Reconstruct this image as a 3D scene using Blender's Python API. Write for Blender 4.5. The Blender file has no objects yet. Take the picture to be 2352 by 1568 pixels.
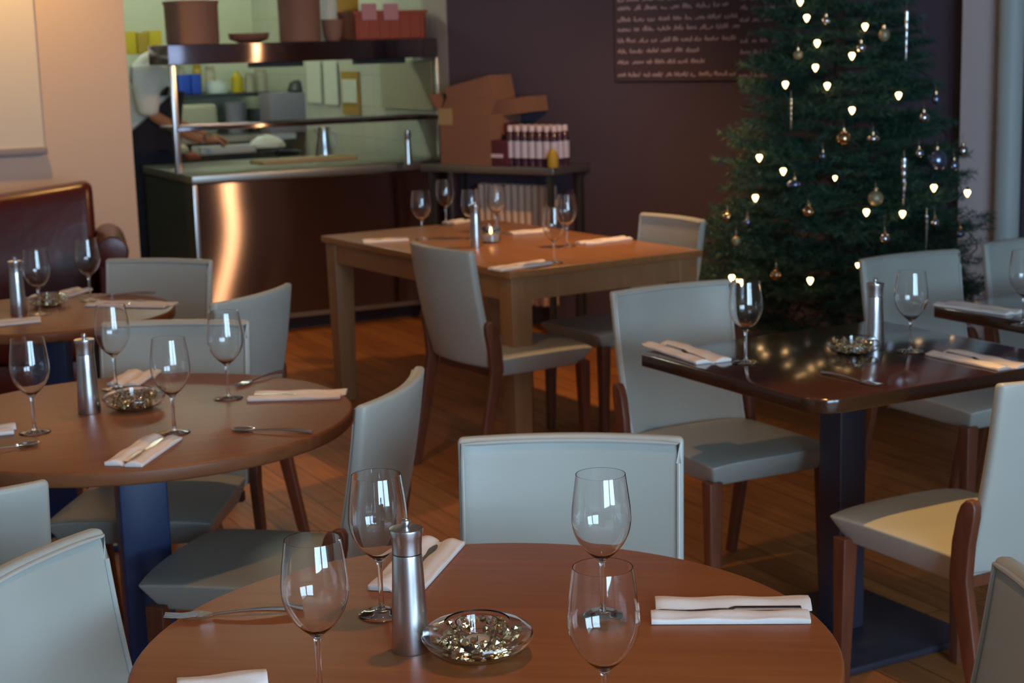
import bpy, bmesh, math, random
from mathutils import Vector, Matrix
PI = math.pi; R = math.radians
random.seed(7)
S = bpy.context.scene
COL = S.collection

# ------------------------------------------------------------------ camera
EYE, PITCH, ROLL, FPX = 1.5708, 10.455, 1.5817, 3700.0
cam = bpy.data.objects.new('camera', bpy.data.cameras.new('camera')); COL.objects.link(cam)
cam.data.sensor_width = 36; cam.data.lens = 36 * FPX / 2352
cam.matrix_world = Matrix.Translation((0, 0, EYE)) @ Matrix.Rotation(R(90 - PITCH), 4, 'X') @ Matrix.Rotation(R(-ROLL), 4, 'Z')
cam.data.dof.use_dof = True; cam.data.dof.focus_distance = 2.25; cam.data.dof.aperture_fstop = 9.0
cam.data.clip_start = .05
S.camera = cam
# ------------------------------------------------------------------ exposure, world, daylight, lamps
S.view_settings.view_transform = 'Standard'; S.view_settings.look = 'None'; S.view_settings.gamma = 1
S.view_settings.exposure = 0.62
w = bpy.data.worlds.new('sky'); S.world = w; w.use_nodes = True
w.node_tree.nodes['Background'].inputs[0].default_value = (.50, .75, 1.0, 1)
w.node_tree.nodes['Background'].inputs[1].default_value = 11.0
def area(name, loc, target, sx, sy, power, col, portal=False):
    l = bpy.data.lights.new(name, 'AREA'); l.shape = 'RECTANGLE'; l.size = sx; l.size_y = sy
    l.energy = power; l.color = col
    if portal: l.cycles.is_portal = True
    o = bpy.data.objects.new(name, l); COL.objects.link(o); o.location = loc
    d = Vector(target) - Vector(loc); o.rotation_euler = d.to_track_quat('-Z', 'Y').to_euler(); return o
def spot(name, loc, target, power, col, size=60, blend=.5, rad=.05):
    l = bpy.data.lights.new(name, 'SPOT'); l.energy = power; l.color = col; l.spot_size = R(size); l.spot_blend = blend; l.shadow_soft_size = rad
    o = bpy.data.objects.new(name, l); COL.objects.link(o); o.location = loc
    d = Vector(target) - Vector(loc); o.rotation_euler = d.to_track_quat('-Z', 'Y').to_euler(); return o
CEIL = 2.9
# windows: (centre, size along wall, height, wall)
WIN_BACK = [(2.0, .6, 2.3, 2.0)]          # x, z0, width, height in wall_back (y=-2.6)
WIN_RIGHT = [(-1.25, .6, 2.3, 2.0)]         # y, z0, width, height in wall_right (x=3.3)
for i, (x, z0, ww, hh) in enumerate(WIN_BACK):
    area('daylight_portal_back', (x, -2.72, z0 + hh / 2), (x, 0, z0 + hh / 2), ww, hh, 10, (1, 1, 1), True)
for i, (y, z0, ww, hh) in enumerate(WIN_RIGHT):
    area('daylight_portal_right', (3.42, y, z0 + hh / 2), (0, y, z0 + hh / 2), ww, hh, 10, (1, 1, 1), True)
WARM = (1, .52, .2)
spot('ceiling_spot_light', (.66, 6.62, 2.15), (-.3, 7.4, .7), 60, WARM, 130, .6, .05)
spot('ceiling_spot_light', (-2.35, 7.6, 2.75), (-2.7, 8.5, 1.2), 60, (1, .55, .16), 110, .9, .04)
spot('ceiling_spot_light', (-.6, 4.2, 2.8), (-.9, 4.4, .7), 32, WARM, 110, .8, .04)
spot('ceiling_spot_light', (.2, 2.5, 2.8), (0, 2.7, .7), 30, WARM, 120, .8, .04)
spot('ceiling_spot_light', (.80, 3.94, 2.8), (1.02, 3.42, .46), 110, (1, .52, .14), 30, .4, .02)

# ------------------------------------------------------------------ pixel -> place helpers (used to measure where things stand)
def ray(px, py):
    p, r = R(PITCH), R(ROLL); du, dv = px - 1176, py - 784; c, s = math.cos(r), math.sin(r)
    u, v = c * du - s * dv, s * du + c * dv
    up = -v / FPX
    return Vector((u / FPX, math.cos(p) + up * math.sin(p), -math.sin(p) + up * math.cos(p)))
def at(px, py, z):
    d = ray(px, py); t = (z - EYE) / d.z; return Vector((d.x * t, d.y * t, z))
def onp(px, py, P0, n):
    d = ray(px, py); o = Vector((0, 0, EYE)); t = (Vector((P0[0], P0[1], 0)) - Vector((0, 0, 0))).dot(Vector((n[0], n[1], 0))) / (d.x * n[0] + d.y * n[1])
    return o + d * t

# ------------------------------------------------------------------ materials
MATS = {}
def _nt(name):
    m = bpy.data.materials.new(name); m.use_nodes = True; nt = m.node_tree; MATS[name] = m
    return m, nt, nt.nodes['Principled BSDF']
def mat(name, col, rough=.5, metal=0, spec=.5, bump=0, bscale=60, var=0, vscale=6, coat=0, aniso=0, sheen=0):
    m, nt, b = _nt(name); N, L = nt.nodes, nt.links
    b.inputs['Base Color'].default_value = (*col, 1); b.inputs['Roughness'].default_value = rough
    b.inputs['Metallic'].default_value = metal; b.inputs['Specular IOR Level'].default_value = spec
    b.inputs['Coat Weight'].default_value = coat; b.inputs['Coat Roughness'].default_value = .12
    if aniso:
        b.inputs['Anisotropic'].default_value = aniso
        tg = N.new('ShaderNodeCombineXYZ'); tg.inputs[2].default_value = 1; L.new(tg.outputs[0], b.inputs['Tangent'])
    tc = N.new('ShaderNodeTexCoord')
    if var:
        n = N.new('ShaderNodeTexNoise'); n.inputs['Scale'].default_value = vscale; n.inputs['Detail'].default_value = 4
        L.new(tc.outputs['Object'], n.inputs['Vector'])
        mx = N.new('ShaderNodeMix'); mx.data_type = 'RGBA'; mx.inputs[6].default_value = (*[c * (1 - var) for c in col], 1); mx.inputs[7].default_value = (*[min(1, c * (1 + var)) for c in col], 1)
        L.new(n.outputs['Fac'], mx.inputs[0]); L.new(mx.outputs[2], b.inputs['Base Color'])
    if bump:
        n = N.new('ShaderNodeTexNoise'); n.inputs['Scale'].default_value = bscale; n.inputs['Detail'].default_value = 3
        L.new(tc.outputs['Object'], n.inputs['Vector'])
        bp = N.new('ShaderNodeBump'); bp.inputs['Strength'].default_value = bump; bp.inputs['Distance'].default_value = .004
        L.new(n.outputs['Fac'], bp.inputs['Height']); L.new(bp.outputs[0], b.inputs['Normal'])
    return m
def wood(name, a, bcol, rough=.35, scale=(2, 26, 26), coat=0, spec=.5):
    m, nt, b = _nt(name); N, L = nt.nodes, nt.links
    tc = N.new('ShaderNodeTexCoord'); mp = N.new('ShaderNodeMapping'); mp.inputs['Scale'].default_value = scale
    L.new(tc.outputs['Object'], mp.inputs['Vector'])
    n = N.new('ShaderNodeTexNoise'); n.inputs['Scale'].default_value = 1.6; n.inputs['Detail'].default_value = 8; n.inputs['Distortion'].default_value = .6
    L.new(mp.outputs[0], n.inputs['Vector'])
    n2 = N.new('ShaderNodeTexNoise'); n2.inputs['Scale'].default_value = 2.5; L.new(tc.outputs['Object'], n2.inputs['Vector'])
    ad = N.new('ShaderNodeMath'); ad.operation = 'MULTIPLY_ADD'; ad.inputs[1].default_value = .7; L.new(n.outputs['Fac'], ad.inputs[0])
    m2 = N.new('ShaderNodeMath'); m2.operation = 'MULTIPLY'; m2.inputs[1].default_value = .3; L.new(n2.outputs['Fac'], m2.inputs[0]); L.new(m2.outputs[0], ad.inputs[2])
    cr = N.new('ShaderNodeValToRGB'); cr.color_ramp.elements[0].position = .3; cr.color_ramp.elements[1].position = .7
    cr.color_ramp.elements[0].color = (*a, 1); cr.color_ramp.elements[1].color = (*bcol, 1)
    L.new(ad.outputs[0], cr.inputs[0]); L.new(cr.outputs[0], b.inputs['Base Color'])
    b.inputs['Roughness'].default_value = rough; b.inputs['Coat Weight'].default_value = coat; b.inputs['Coat Roughness'].default_value = .1
    b.inputs['Specular IOR Level'].default_value = spec
    return m
def emit(name, col, s):
    m, nt, b = _nt(name); b.inputs['Base Color'].default_value = (*col, 1); b.inputs['Emission Color'].default_value = (*col, 1); b.inputs['Emission Strength'].default_value = s; return m
def glass(name, ior=1.5, col=(1, 1, 1), rough=0.0):
    m, nt, b = _nt(name); b.inputs['Base Color'].default_value = (*col, 1); b.inputs['Roughness'].default_value = rough
    b.inputs['Transmission Weight'].default_value = 1; b.inputs['IOR'].default_value = ior; return m
def planks(name):
    m, nt, b = _nt(name); N, L = nt.nodes, nt.links
    tc = N.new('ShaderNodeTexCoord'); mp = N.new('ShaderNodeMapping'); mp.inputs['Rotation'].default_value = (0, 0, R(-27 + 90))
    L.new(tc.outputs['Object'], mp.inputs['Vector'])
    br = N.new('ShaderNodeTexBrick'); br.inputs['Scale'].default_value = 1; br.inputs['Brick Width'].default_value = 1.3; br.inputs['Row Height'].default_value = .11
    br.inputs['Mortar Size'].default_value = .0025; br.inputs['Color1'].default_value = (.42, .165, .045, 1); br.inputs['Color2'].default_value = (.31, .115, .034, 1); br.inputs['Mortar'].default_value = (.12, .045, .018, 1)
    L.new(mp.outputs[0], br.inputs['Vector'])
    m2 = N.new('ShaderNodeMapping'); m2.inputs['Scale'].default_value = (2, 30, 1); L.new(mp.outputs[0], m2.inputs['Vector'])
    n = N.new('ShaderNodeTexNoise'); n.inputs['Scale'].default_value = 1.5; n.inputs['Detail'].default_value = 6; L.new(m2.outputs[0], n.inputs['Vector'])
    mx = N.new('ShaderNodeMix'); mx.data_type = 'RGBA'; mx.blend_type = 'OVERLAY'; mx.inputs[0].default_value = .5
    L.new(br.outputs['Color'], mx.inputs[6]); L.new(n.outputs['Fac'], mx.inputs[7])
    hs = N.new('ShaderNodeHueSaturation'); hs.inputs['Saturation'].default_value = 1.0; L.new(mx.outputs[2], hs.inputs['Color'])
    L.new(hs.outputs[0], b.inputs['Base Color']); b.inputs['Roughness'].default_value = .5; b.inputs['Specular IOR Level'].default_value = .3
    return m
def tiles(name, col, grout, size=.15):
    m, nt, b = _nt(name); N, L = nt.nodes, nt.links
    tc = N.new('ShaderNodeTexCoord'); br = N.new('ShaderNodeTexBrick'); br.offset = 0
    br.inputs['Scale'].default_value = 1; br.inputs['Brick Width'].default_value = size; br.inputs['Row Height'].default_value = size; br.inputs['Mortar Size'].default_value = .004
    br.inputs['Color1'].default_value = (*col, 1); br.inputs['Color2'].default_value = (*[c * .94 for c in col], 1); br.inputs['Mortar'].default_value = (*grout, 1)
    mp = N.new('ShaderNodeMapping'); mp.inputs['Rotation'].default_value = (R(90), 0, 0); L.new(tc.outputs['Object'], mp.inputs['Vector'])
    L.new(mp.outputs[0], br.inputs['Vector']); L.new(br.outputs['Color'], b.inputs['Base Color']); b.inputs['Roughness'].default_value = .2
    return m

mat('leather', (.39, .41, .375), .40, spec=.5, bump=.03, bscale=220, var=.05)
mat('leather_seam', (.42, .43, .40), .38)
wood('chair_wood', (.095, .028, .014), (.17, .055, .026), .4, (20, 20, 3))
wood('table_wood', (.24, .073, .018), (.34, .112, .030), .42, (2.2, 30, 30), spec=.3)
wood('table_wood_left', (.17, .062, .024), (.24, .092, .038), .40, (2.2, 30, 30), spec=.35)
wood('oak', (.27, .12, .042), (.38, .18, .07), .28, (30, 2, 30))
wood('oak_leg', (.27, .14, .062), (.36, .19, .09), .38, (26, 26, 2))
wood('dark_wood', (.028, .011, .006), (.05, .02, .01), .14, (2, 26, 26), coat=.5)
mat('table_edge', (.08, .032, .018), .4)
mat('navy_steel', (.018, .045, .15), .32, spec=.5)
mat('black_steel', (.035, .032, .050), .35)
mat('steel', (.62, .62, .64), .28, 1)
mat('brushed_steel', (.40, .36, .37), .30, 1, bump=.05, bscale=3)
def brushed_sheet(name, col, rough, an):     # sheet steel brushed along its length: lamps draw out into upright streaks
    m, nt, b = _nt(name); N, L = nt.nodes, nt.links; N.remove(b)
    g_ = N.new('ShaderNodeBsdfAnisotropic'); g_.inputs['Color'].default_value = (*col, 1); g_.inputs['Roughness'].default_value = rough; g_.inputs['Anisotropy'].default_value = an
    c_ = N.new('ShaderNodeCombineXYZ'); c_.inputs[0].default_value = .891; c_.inputs[1].default_value = .454
    L.new(c_.outputs[0], g_.inputs['Tangent']); L.new(g_.outputs[0], N['Material Output'].inputs[0])
brushed_sheet('counter_steel', (.30, .26, .31), .22, .87)
mat('counter_side', (.10, .115, .12), .4, .8)
mat('worktop_steel', (.34, .35, .33), .35, .9)
mat('chrome', (.8, .8, .82), .12, 1)
glass('clear_glass', 1.48)
mat('napkin_paper', (.80, .76, .74), .9, bump=.25, bscale=90, spec=.1)
mat('plaster_left', (.62, .50, .42), .8, bump=.05, bscale=40, spec=.2)
mat('plaster_pale', (.50, .46, .40), .8)
mat('plaster_room', (.45, .40, .36), .8)
mat('plaster_dark', (.096, .072, .100), .62, spec=.25, var=.08, vscale=2)
mat('ceiling_paint', (.42, .38, .34), .85)
mat('kitchen_plaster', (.62, .68, .50), .7)
planks('floor_planks')
tiles('wall_tiles', (.62, .66, .54), (.50, .53, .42), .2)
mat('board', (.095, .066, .082), .55, spec=.3)
mat('chalk', (.50, .40, .44), .9)
mat('screen_white', (.66, .62, .55), .8)
mat('bar_grey', (.28, .26, .28), .5)
mat('oxblood', (.085, .013, .011), .30, bump=.6, bscale=9, var=.3, vscale=9)
mat('card', (.26, .125, .075), .8, var=.08)
mat('card_tape', (.42, .30, .14), .5)
mat('terracotta', (.24, .13, .095), .7, var=.06)
mat('red_plastic', (.30, .055, .028), .5)
mat('pink_paper', (.50, .25, .28), .8)
mat('yellow_plastic', (.55, .42, .02), .5)
mat('ochre_box', (.42, .28, .03), .6)
mat('blue_plastic', (.02, .08, .50), .4)
mat('white_plastic', (.62, .70, .62), .5)
mat('cabinet_grey', (.36, .38, .40), .5)
mat('grey_plastic', (.24, .22, .25), .5)
mat('cream_plastic', (.40, .38, .26), .6)
mat('dark_metal', (.05, .055, .055), .4, .5)
mat('paper', (.72, .78, .66), .8)
mat('clipboard', (.42, .26, .05), .6)
mat('chopping_board', (.42, .30, .14), .6)
mat('white_cloth', (.62, .66, .62), .9)
mat('shirt_white', (.78, .80, .76), .9, bump=.4, bscale=14)
mat('apron_dark', (.010, .011, .022), .85)
mat('skin', (.42, .19, .10), .55)
mat('hair', (.03, .02, .015), .7)
mat('food_red', (.35, .07, .03), .6)
mat('label_white', (.52, .50, .62), .6)
mat('bottle_dark', (.06, .025, .05), .15)
mat('cap_white', (.66, .56, .62), .5)
mat('maroon', (.10, .02, .035), .5)
mat('radiator_paint', (.80, .60, .46), .5)
mat('needles', (.022, .080, .052), .55, var=.35, vscale=5)
mat('bark', (.05, .03, .02), .9)
mat('bauble_silver', (.70, .72, .80), .12, 1)
mat('bauble_gold', (.62, .42, .25), .18, 1)
mat('bauble_matt', (.40, .36, .22), .5, .6)
mat('bauble_blue', (.22, .28, .45), .2, .9)
mat('bead_gold', (.85, .68, .42), .12, 1, var=.25, vscale=60)
mat('cord_green', (.01, .03, .015), .6)
mat('wax', (.75, .70, .62), .5)
emit('bulb_glow', (1, .60, .26), 5.5)
emit('flame', (1, .5, .12), 14)
emit('tube_glow', (.92, 1, .82), 34)
mat('frame_white', (.6, .6, .6), .5)
glass('pane_glass', 1.02)
mat('pillar_paint', (.72, .62, .63), .7)
mat('pipe_paint', (.56, .62, .62), .5)

# ------------------------------------------------------------------ mesh helpers
class MB:
    def __init__(s): s.v = []; s.f = []
    def add(s, v, f, T=None):
        n = len(s.v); s.v += [tuple(T @ Vector(p)) if T else tuple(p) for p in v]; s.f += [tuple(i + n for i in q) for q in f]; return s
    def box(s, x0, x1, y0, y1, z0, z1, T=None):
        v = [(x, y, z) for z in (z0, z1) for y in (y0, y1) for x in (x0, x1)]
        return s.add(v, [(0, 2, 3, 1), (4, 5, 7, 6), (0, 1, 5, 4), (1, 3, 7, 5), (3, 2, 6, 7), (2, 0, 4, 6)], T)
    def lathe(s, prof, n=40, T=None, closed=False):
        v = []; f = []; m = len(prof)
        for i in range(n):
            a = 2 * PI * i / n
            for r, z in prof: v.append((r * math.cos(a), r * math.sin(a), z))
        for i in range(n):
            j = (i + 1) % n
            for k in range(m if closed else m - 1):
                l = (k + 1) % m
                f.append((i * m + k, j * m + k, j * m + l, i * m + l))
        return s.add(v, f, T)
    def tube(s, pts, r, n=8, T=None, caps=True):
        pts = [Vector(p) for p in pts]; rs = r if isinstance(r, (list, tuple)) else [r] * len(pts)
        v = []; f = []; up = Vector((0, 0, 1))
        for i, p in enumerate(pts):
            d = (pts[min(i + 1, len(pts) - 1)] - pts[max(i - 1, 0)]).normalized()
            a = d.cross(up) if abs(d.z) < .95 else d.cross(Vector((1, 0, 0))); a.normalize(); b = d.cross(a)
            for k in range(n):
                t = 2 * PI * k / n; v.append(p + a * math.cos(t) * rs[i] + b * math.sin(t) * rs[i])
        for i in range(len(pts) - 1):
            for k in range(n):
                l = (k + 1) % n; f.append((i * n + k, i * n + l, (i + 1) * n + l, (i + 1) * n + k))
        if caps: f.append(tuple(range(n))[::-1]); f.append(tuple(range((len(pts) - 1) * n, len(pts) * n)))
        return s.add(v, f, T)
    def prism(s, poly, z0, z1, T=None):
        n = len(poly); v = [(x, y, z0) for x, y in poly] + [(x, y, z1) for x, y in poly]
        f = [tuple(range(n))[::-1], tuple(range(n, 2 * n))] + [(i, (i + 1) % n, n + (i + 1) % n, n + i) for i in range(n)]
        return s.add(v, f, T)
    def solid(s, top, bot, T=None):       # two grids [i][j] of points -> closed slab
        ni, nj = len(top), len(top[0]); v = [p for r_ in top for p in r_] + [p for r_ in bot for p in r_]; o = ni * nj; f = []
        I = lambda i, j: i * nj + j
        for i in range(ni - 1):
            for j in range(nj - 1):
                f.append((I(i, j), I(i + 1, j), I(i + 1, j + 1), I(i, j + 1))); f.append((o + I(i, j), o + I(i, j + 1), o + I(i + 1, j + 1), o + I(i + 1, j)))
        ring = [I(i, 0) for i in range(ni)] + [I(ni - 1, j) for j in range(1, nj)] + [I(i, nj - 1) for i in range(ni - 2, -1, -1)] + [I(0, j) for j in range(nj - 2, 0, -1)]
        for k in range(len(ring)):
            a, b = ring[k], ring[(k + 1) % len(ring)]; f.append((b, a, o + a, o + b))
        return s.add(v, f, T)
    def mesh(s, name, m, bevel=0, seg=3, ang=40, smooth=True, bang=50):
        me = bpy.data.meshes.new(name); me.from_pydata(s.v, [], s.f)
        bm = bmesh.new(); bm.from_mesh(me)
        bmesh.ops.recalc_face_normals(bm, faces=bm.faces)
        if bevel:
            ed = [e for e in bm.edges if len(e.link_faces) == 2 and e.calc_face_angle(0) > R(bang)]
            if ed: bmesh.ops.bevel(bm, geom=ed, offset=bevel, segments=seg, profile=.5, affect='EDGES', clamp_overlap=True)
        bm.to_mesh(me); bm.free()
        if smooth:
            me.polygons.foreach_set('use_smooth', [True] * len(me.polygons)); me.set_sharp_from_angle(angle=R(ang))
        me.materials.append(MATS[m]); return me
    def obj(s, name, m, parent=None, **k):
        o = bpy.data.objects.new(name, s.mesh(name, m, **k)); COL.objects.link(o)
        if parent: o.parent = parent
        return o
def empty(name, loc, rz=0):
    o = bpy.data.objects.new(name, None); COL.objects.link(o); o.location = loc; o.rotation_euler = (0, 0, rz); o.empty_display_size = .1; return o
def tag(o, label, cat, group=None, kind=None):
    o['label'] = label; o['category'] = cat
    if group: o['group'] = group
    elif 'group' in o: del o['group']
    if kind: o['kind'] = kind
    return o
def copy_tree(o, parent=None):
    c = o.copy(); COL.objects.link(c); c.parent = parent
    for ch in list(o.children): copy_tree(ch, c)
    return c
def struct(name, mb, m, **k):
    o = mb.obj(name, m, **k); o['kind'] = 'structure'; return o
used = set()
def inst(proto, loc, rz, label, cat, group=None):
    if proto.name in used: o = copy_tree(proto)
    else: used.add(proto.name); o = proto
    o.location = loc; o.rotation_euler = (0, 0, rz); return tag(o, label, cat, group)

# ------------------------------------------------------------------ setting: kitchen frame and walls
TH = R(27); E1 = Vector((math.cos(TH), math.sin(TH), 0)); E2 = Vector((-math.sin(TH), math.cos(TH), 0))
HC = .92
C0 = at(445, 402, HC); C0.z = 0
def K(a, b, z=0): return C0 + E1 * a + E2 * b + Vector((0, 0, z))
def kpx(px, py, b):                 # where a pixel's ray meets the plane b metres behind the counter front
    return onp(px, py, C0 + E2 * b, -E2)
AW = 1.53; W0 = K(AW, -.03)
DR = Vector((.8, -.6, 0)); DN = Vector((-.6, -.8, 0))   # the dark wall and its normal
def D(s, off, z=0): return Vector((W0.x, W0.y, 0)) + DR * s + DN * off + Vector((0, 0, z))
def slab(name, P, Q, th, z0, z1, m, side=1, **k):       # vertical wall slab from P to Q, thickness away from the camera
    P = Vector((P[0], P[1], 0)); Q = Vector((Q[0], Q[1], 0)); d = (Q - P); L = d.length; a = math.atan2(d.y, d.x)
    mb = MB().box(0, L, 0, th * side, z0, z1)
    o = struct(name, mb, m, **k); o.location = P; o.rotation_euler = (0, 0, a); return o

struct('floor', MB().box(-6, 6, -3, 15, -.1, 0), 'floor_planks')
struct('ceiling', MB().box(-6, 6, -3, 15, CEIL, CEIL + .1), 'ceiling_paint')
slab('wall_far', D(0, 0), D(3.35, 0), .12, 0, CEIL, 'plaster_dark')
slab('wall_kitchen_right', K(AW + .001, .32), K(AW + .001, 3.6), -.12, 0, CEIL, 'wall_tiles')
slab('wall_kitchen_return', K(AW, -.02), K(AW, .32), -.12, 0, CEIL, 'plaster_pale')
slab('wall_kitchen_back', K(-3.2, 3.5), K(AW + .1, 3.5), .12, 0, CEIL, 'kitchen_plaster')
pe = kpx(311, 420, -.12); pe.z = 0
PD = Vector((-math.cos(R(31)), -math.sin(R(31)), 0)); PN = Vector((-PD.y, PD.x, 0))
if PN.y > 0: PN = -PN
def PL(s, off, z=0): return pe + PD * s + PN * off + Vector((0, 0, z))
q0 = PL(2.6, 0)
slab('wall_left', (q0.x, q0.y), (pe.x, pe.y), .12, 0, CEIL, 'plaster_left')
slab('wall_kitchen_left', K(-3.1, 3.5), K(-3.1, -.9), .12, 0, CEIL, 'kitchen_plaster')
slab('wall_side_left', (q0.x, q0.y), (q0.x, -2.8), -.12, 0, CEIL, 'plaster_room')
# right pillar and pipe
p0 = D(2.62, .0)
pil = onp(2232, 300, (D(2.4, .0)), -DN)
def solve_wall(px): return onp(px, 300, D(0, 0), -DN)
PR = at(2000, 900, 0)
pa = solve_wall(2231); pa.z = 0
s_pa = (pa - D(0, 0)).dot(DR)
mb = MB().box(0, .26, 0, .2, 0, CEIL)
o = struct('wall_pillar', mb, 'pillar_paint', bevel=.006); o.location = D(s_pa, .15); o.rotation_euler = (0, 0, math.atan2(DR.y, DR.x))
pp = MB().lathe([(0, 0), (.055, 0), (.055, CEIL), (0, CEIL)], 32).obj('trim_1', 'pipe_paint'); pp['kind'] = 'structure'
pc = onp(2318, 300, D(0, .21), -DN); pp.location = (pc.x, pc.y, 0)
mb = MB().box(0, .5, 0, .16, 0, CEIL)
pq = onp(2338, 300, D(0, .17), -DN); s_q = (pq - D(0, 0)).dot(DR)
o = struct('wall_pillar_dark', mb, 'plaster_dark'); o.location = D(s_q, .10); o.rotation_euler = (0, 0, math.atan2(DR.y, DR.x))
# right wall with windows, back wall with windows
def wall_with_windows(name, axis, pos, a0, a1, wins, th, m):
    mb = MB(); xs = sorted(wins); cur = a0
    def bx(u0, u1, z0, z1):
        if axis == 'x': mb.box(pos, pos + th, u0, u1, z0, z1)
        else: mb.box(u0, u1, pos - th, pos, z0, z1)
    for (c, z0, ww, hh) in xs:
        bx(cur, c - ww / 2, 0, CEIL); bx(c - ww / 2, c + ww / 2, 0, z0); bx(c - ww / 2, c + ww / 2, z0 + hh, CEIL); cur = c + ww / 2
    bx(cur, a1, 0, CEIL); struct(name, mb, m)
wall_with_windows('wall_right', 'x', 3.3, -2.8, 6.4, WIN_RIGHT, .12, 'plaster_room')
wall_with_windows('wall_back', 'y', -2.6, q0.x - .1, 3.42, WIN_BACK, .12, 'plaster_room')
e_ = D(3.3, 0)
slab('wall_right_far', (e_.x, e_.y), (3.42, 6.3), .12, 0, CEIL, 'plaster_room')
wn = 0
for axis, wins in (('x', WIN_RIGHT), ('y', WIN_BACK)):
    for (c, z0, ww, hh) in wins:
        wn += 1; f = MB()
        for (u0, u1, a, b) in ((-ww / 2, -ww / 2 + .05, 0, hh), (ww / 2 - .05, ww / 2, 0, hh), (-ww / 2, ww / 2, 0, .05), (-ww / 2, ww / 2, hh - .05, hh), (-ww / 2, ww / 2, hh * .68, hh * .68 + .04)):
            if axis == 'x': f.box(3.33, 3.39, c + u0, c + u1, z0 + a, z0 + b)
            else: f.box(c + u0, c + u1, -2.69, -2.63, z0 + a, z0 + b)
        fr = struct('window_%d' % wn, f, 'frame_white')

# roller screen on the left wall
sc0 = onp(75, 0, pe, -PN); s_edge = (onp(88, 200, pe, -PN) - pe).dot(PD); zb = onp(50, 356, pe, -PN).z
scr = empty('roller_screen', PL(s_edge, .012), math.atan2(-PD.y, -PD.x))
tag(scr, 'white roller screen hanging flat on the pale left wall, grey bar along its bottom', 'screen')
MB().box(-1.4, 0, -.012, 0, zb + .03, 2.6).obj('screen_sheet', 'screen_white', scr)
MB().box(-1.4, .012, -.03, 0, zb, zb + .038).obj('bottom_bar', 'bar_grey', scr, bevel=.006)

# ------------------------------------------------------------------ kitchen
ct = empty('kitchen_counter', C0, TH)
tag(ct, 'long brushed steel serving counter in front of the tiled kitchen', 'counter')
Lc = AW - .02
g = 24; top = []; bot = []
fr_ = []; bk_ = []
for i in range(g + 1):                       # front sheet, a little bowed the way thin steel sheet is
    x = Lc * i / g; rf = []; rb = []
    for j in range(9):
        z = .11 + (.865 - .11) * j / 8
        dy = -(x - .3) * (.009 * math.sin(PI * (.865 - z) / .55) + .006)
        rf.append((x, dy, z)); rb.append((x, .03, z))
    fr_.append(rf); bk_.append(rb)
MB().solid(fr_, bk_).obj('front_panel', 'counter_steel', ct, ang=60)
MB().box(-.012, 0, -.012, 1.0, .0, .865).obj('side_panel', 'counter_side', ct)
MB().box(-.014, .012, -.016, -.006, .0, .865).obj('corner_strip', 'steel', ct, bevel=.003)
MB().box(-.02, Lc, -.02, 1.02, .87, HC).obj('worktop', 'worktop_steel', ct, bevel=.008)
MB().box(0, Lc, -.004, .02, .085, .11).obj('base_strip', 'worktop_steel', ct)
MB().box(0, Lc, .10, .14, 0, .10).obj('kick_board', 'black_steel', ct)
# gantry on the counter
ga = empty('heated_gantry', K(0, 0, HC), TH)
tag(ga, 'two-tier stainless gantry shelf on posts standing on the kitchen counter', 'shelf')
gb = .10
aL = (kpx(385, 120, gb) - C0).dot(E1); aR = (kpx(1038, 110, gb) - C0).dot(E1)
z0s = kpx(600, 143, gb).z - HC; z1s = kpx(600, 98, gb).z - HC
MB().box(aL, min(aR, AW - .01), gb, gb + .4, z0s, z1s).obj('top_shelf', 'counter_steel', ga, bevel=.004)
pl = (kpx(408, 300, gb) - C0).dot(E1); pr = (kpx(1014, 250, gb) - C0).dot(E1)
for a in (pl, pr):
    for b in (gb + .03,):
        MB().box(a - .017, a + .017, b - .017, b + .017, 0, z0s).obj('post', 'steel', ga, bevel=.004)
zm = kpx(800, 280, gb).z - HC
MB().box(pl, pr, gb + .0, gb + .36, zm - .008, zm + .014).obj('middle_shelf', 'counter_steel', ga, bevel=.004)
for a in ((pl * .6 + pr * .4), (pl * .2 + pr * .8)):
    MB().box(a - .15, a + .15, gb + .12, gb + .2, z0s - .03, z0s).obj('heat_lamp', 'dark_metal', ga)
ZT = HC + z1s
def kbox(name, label, cat, x0, x1, ytop, ybot, b, depth, m, zs=None, group=None, bevel=.008):
    """a box-like thing seen between pixel columns x0,x1 and rows ytop,ybot, b metres behind the counter front"""
    P = kpx((x0 + x1) / 2, ybot, b); zb_ = zs if zs is not None else P.z
    Wd = (kpx(x1, ybot, b) - kpx(x0, ybot, b)).length; Ht = kpx((x0 + x1) / 2, ytop, b).z - zb_
    o = MB().box(-Wd / 2, Wd / 2, 0, depth, 0, Ht).obj(name, m, bevel=bevel)
    o.location = (P.x, P.y, zb_); o.rotation_euler = (0, 0, TH)
    return tag(o, label, cat, group), Wd, Ht
def klathe(name, label, cat, px, ybot, ytop, b, prof, m, zs=None, n=28, group=None):
    """prof: (radius px, height 0..1)"""
    P = kpx(px, ybot, b); zb_ = zs if zs is not None else P.z
    Ht = kpx(px, ytop, b).z - zb_; sc = P.length / FPX
    o = MB().lathe([(r_ * sc, h * Ht) for r_, h in prof], n).obj(name, m)
    o.location = (P.x, P.y, zb_); return tag(o, label, cat, group), sc, Ht
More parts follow.
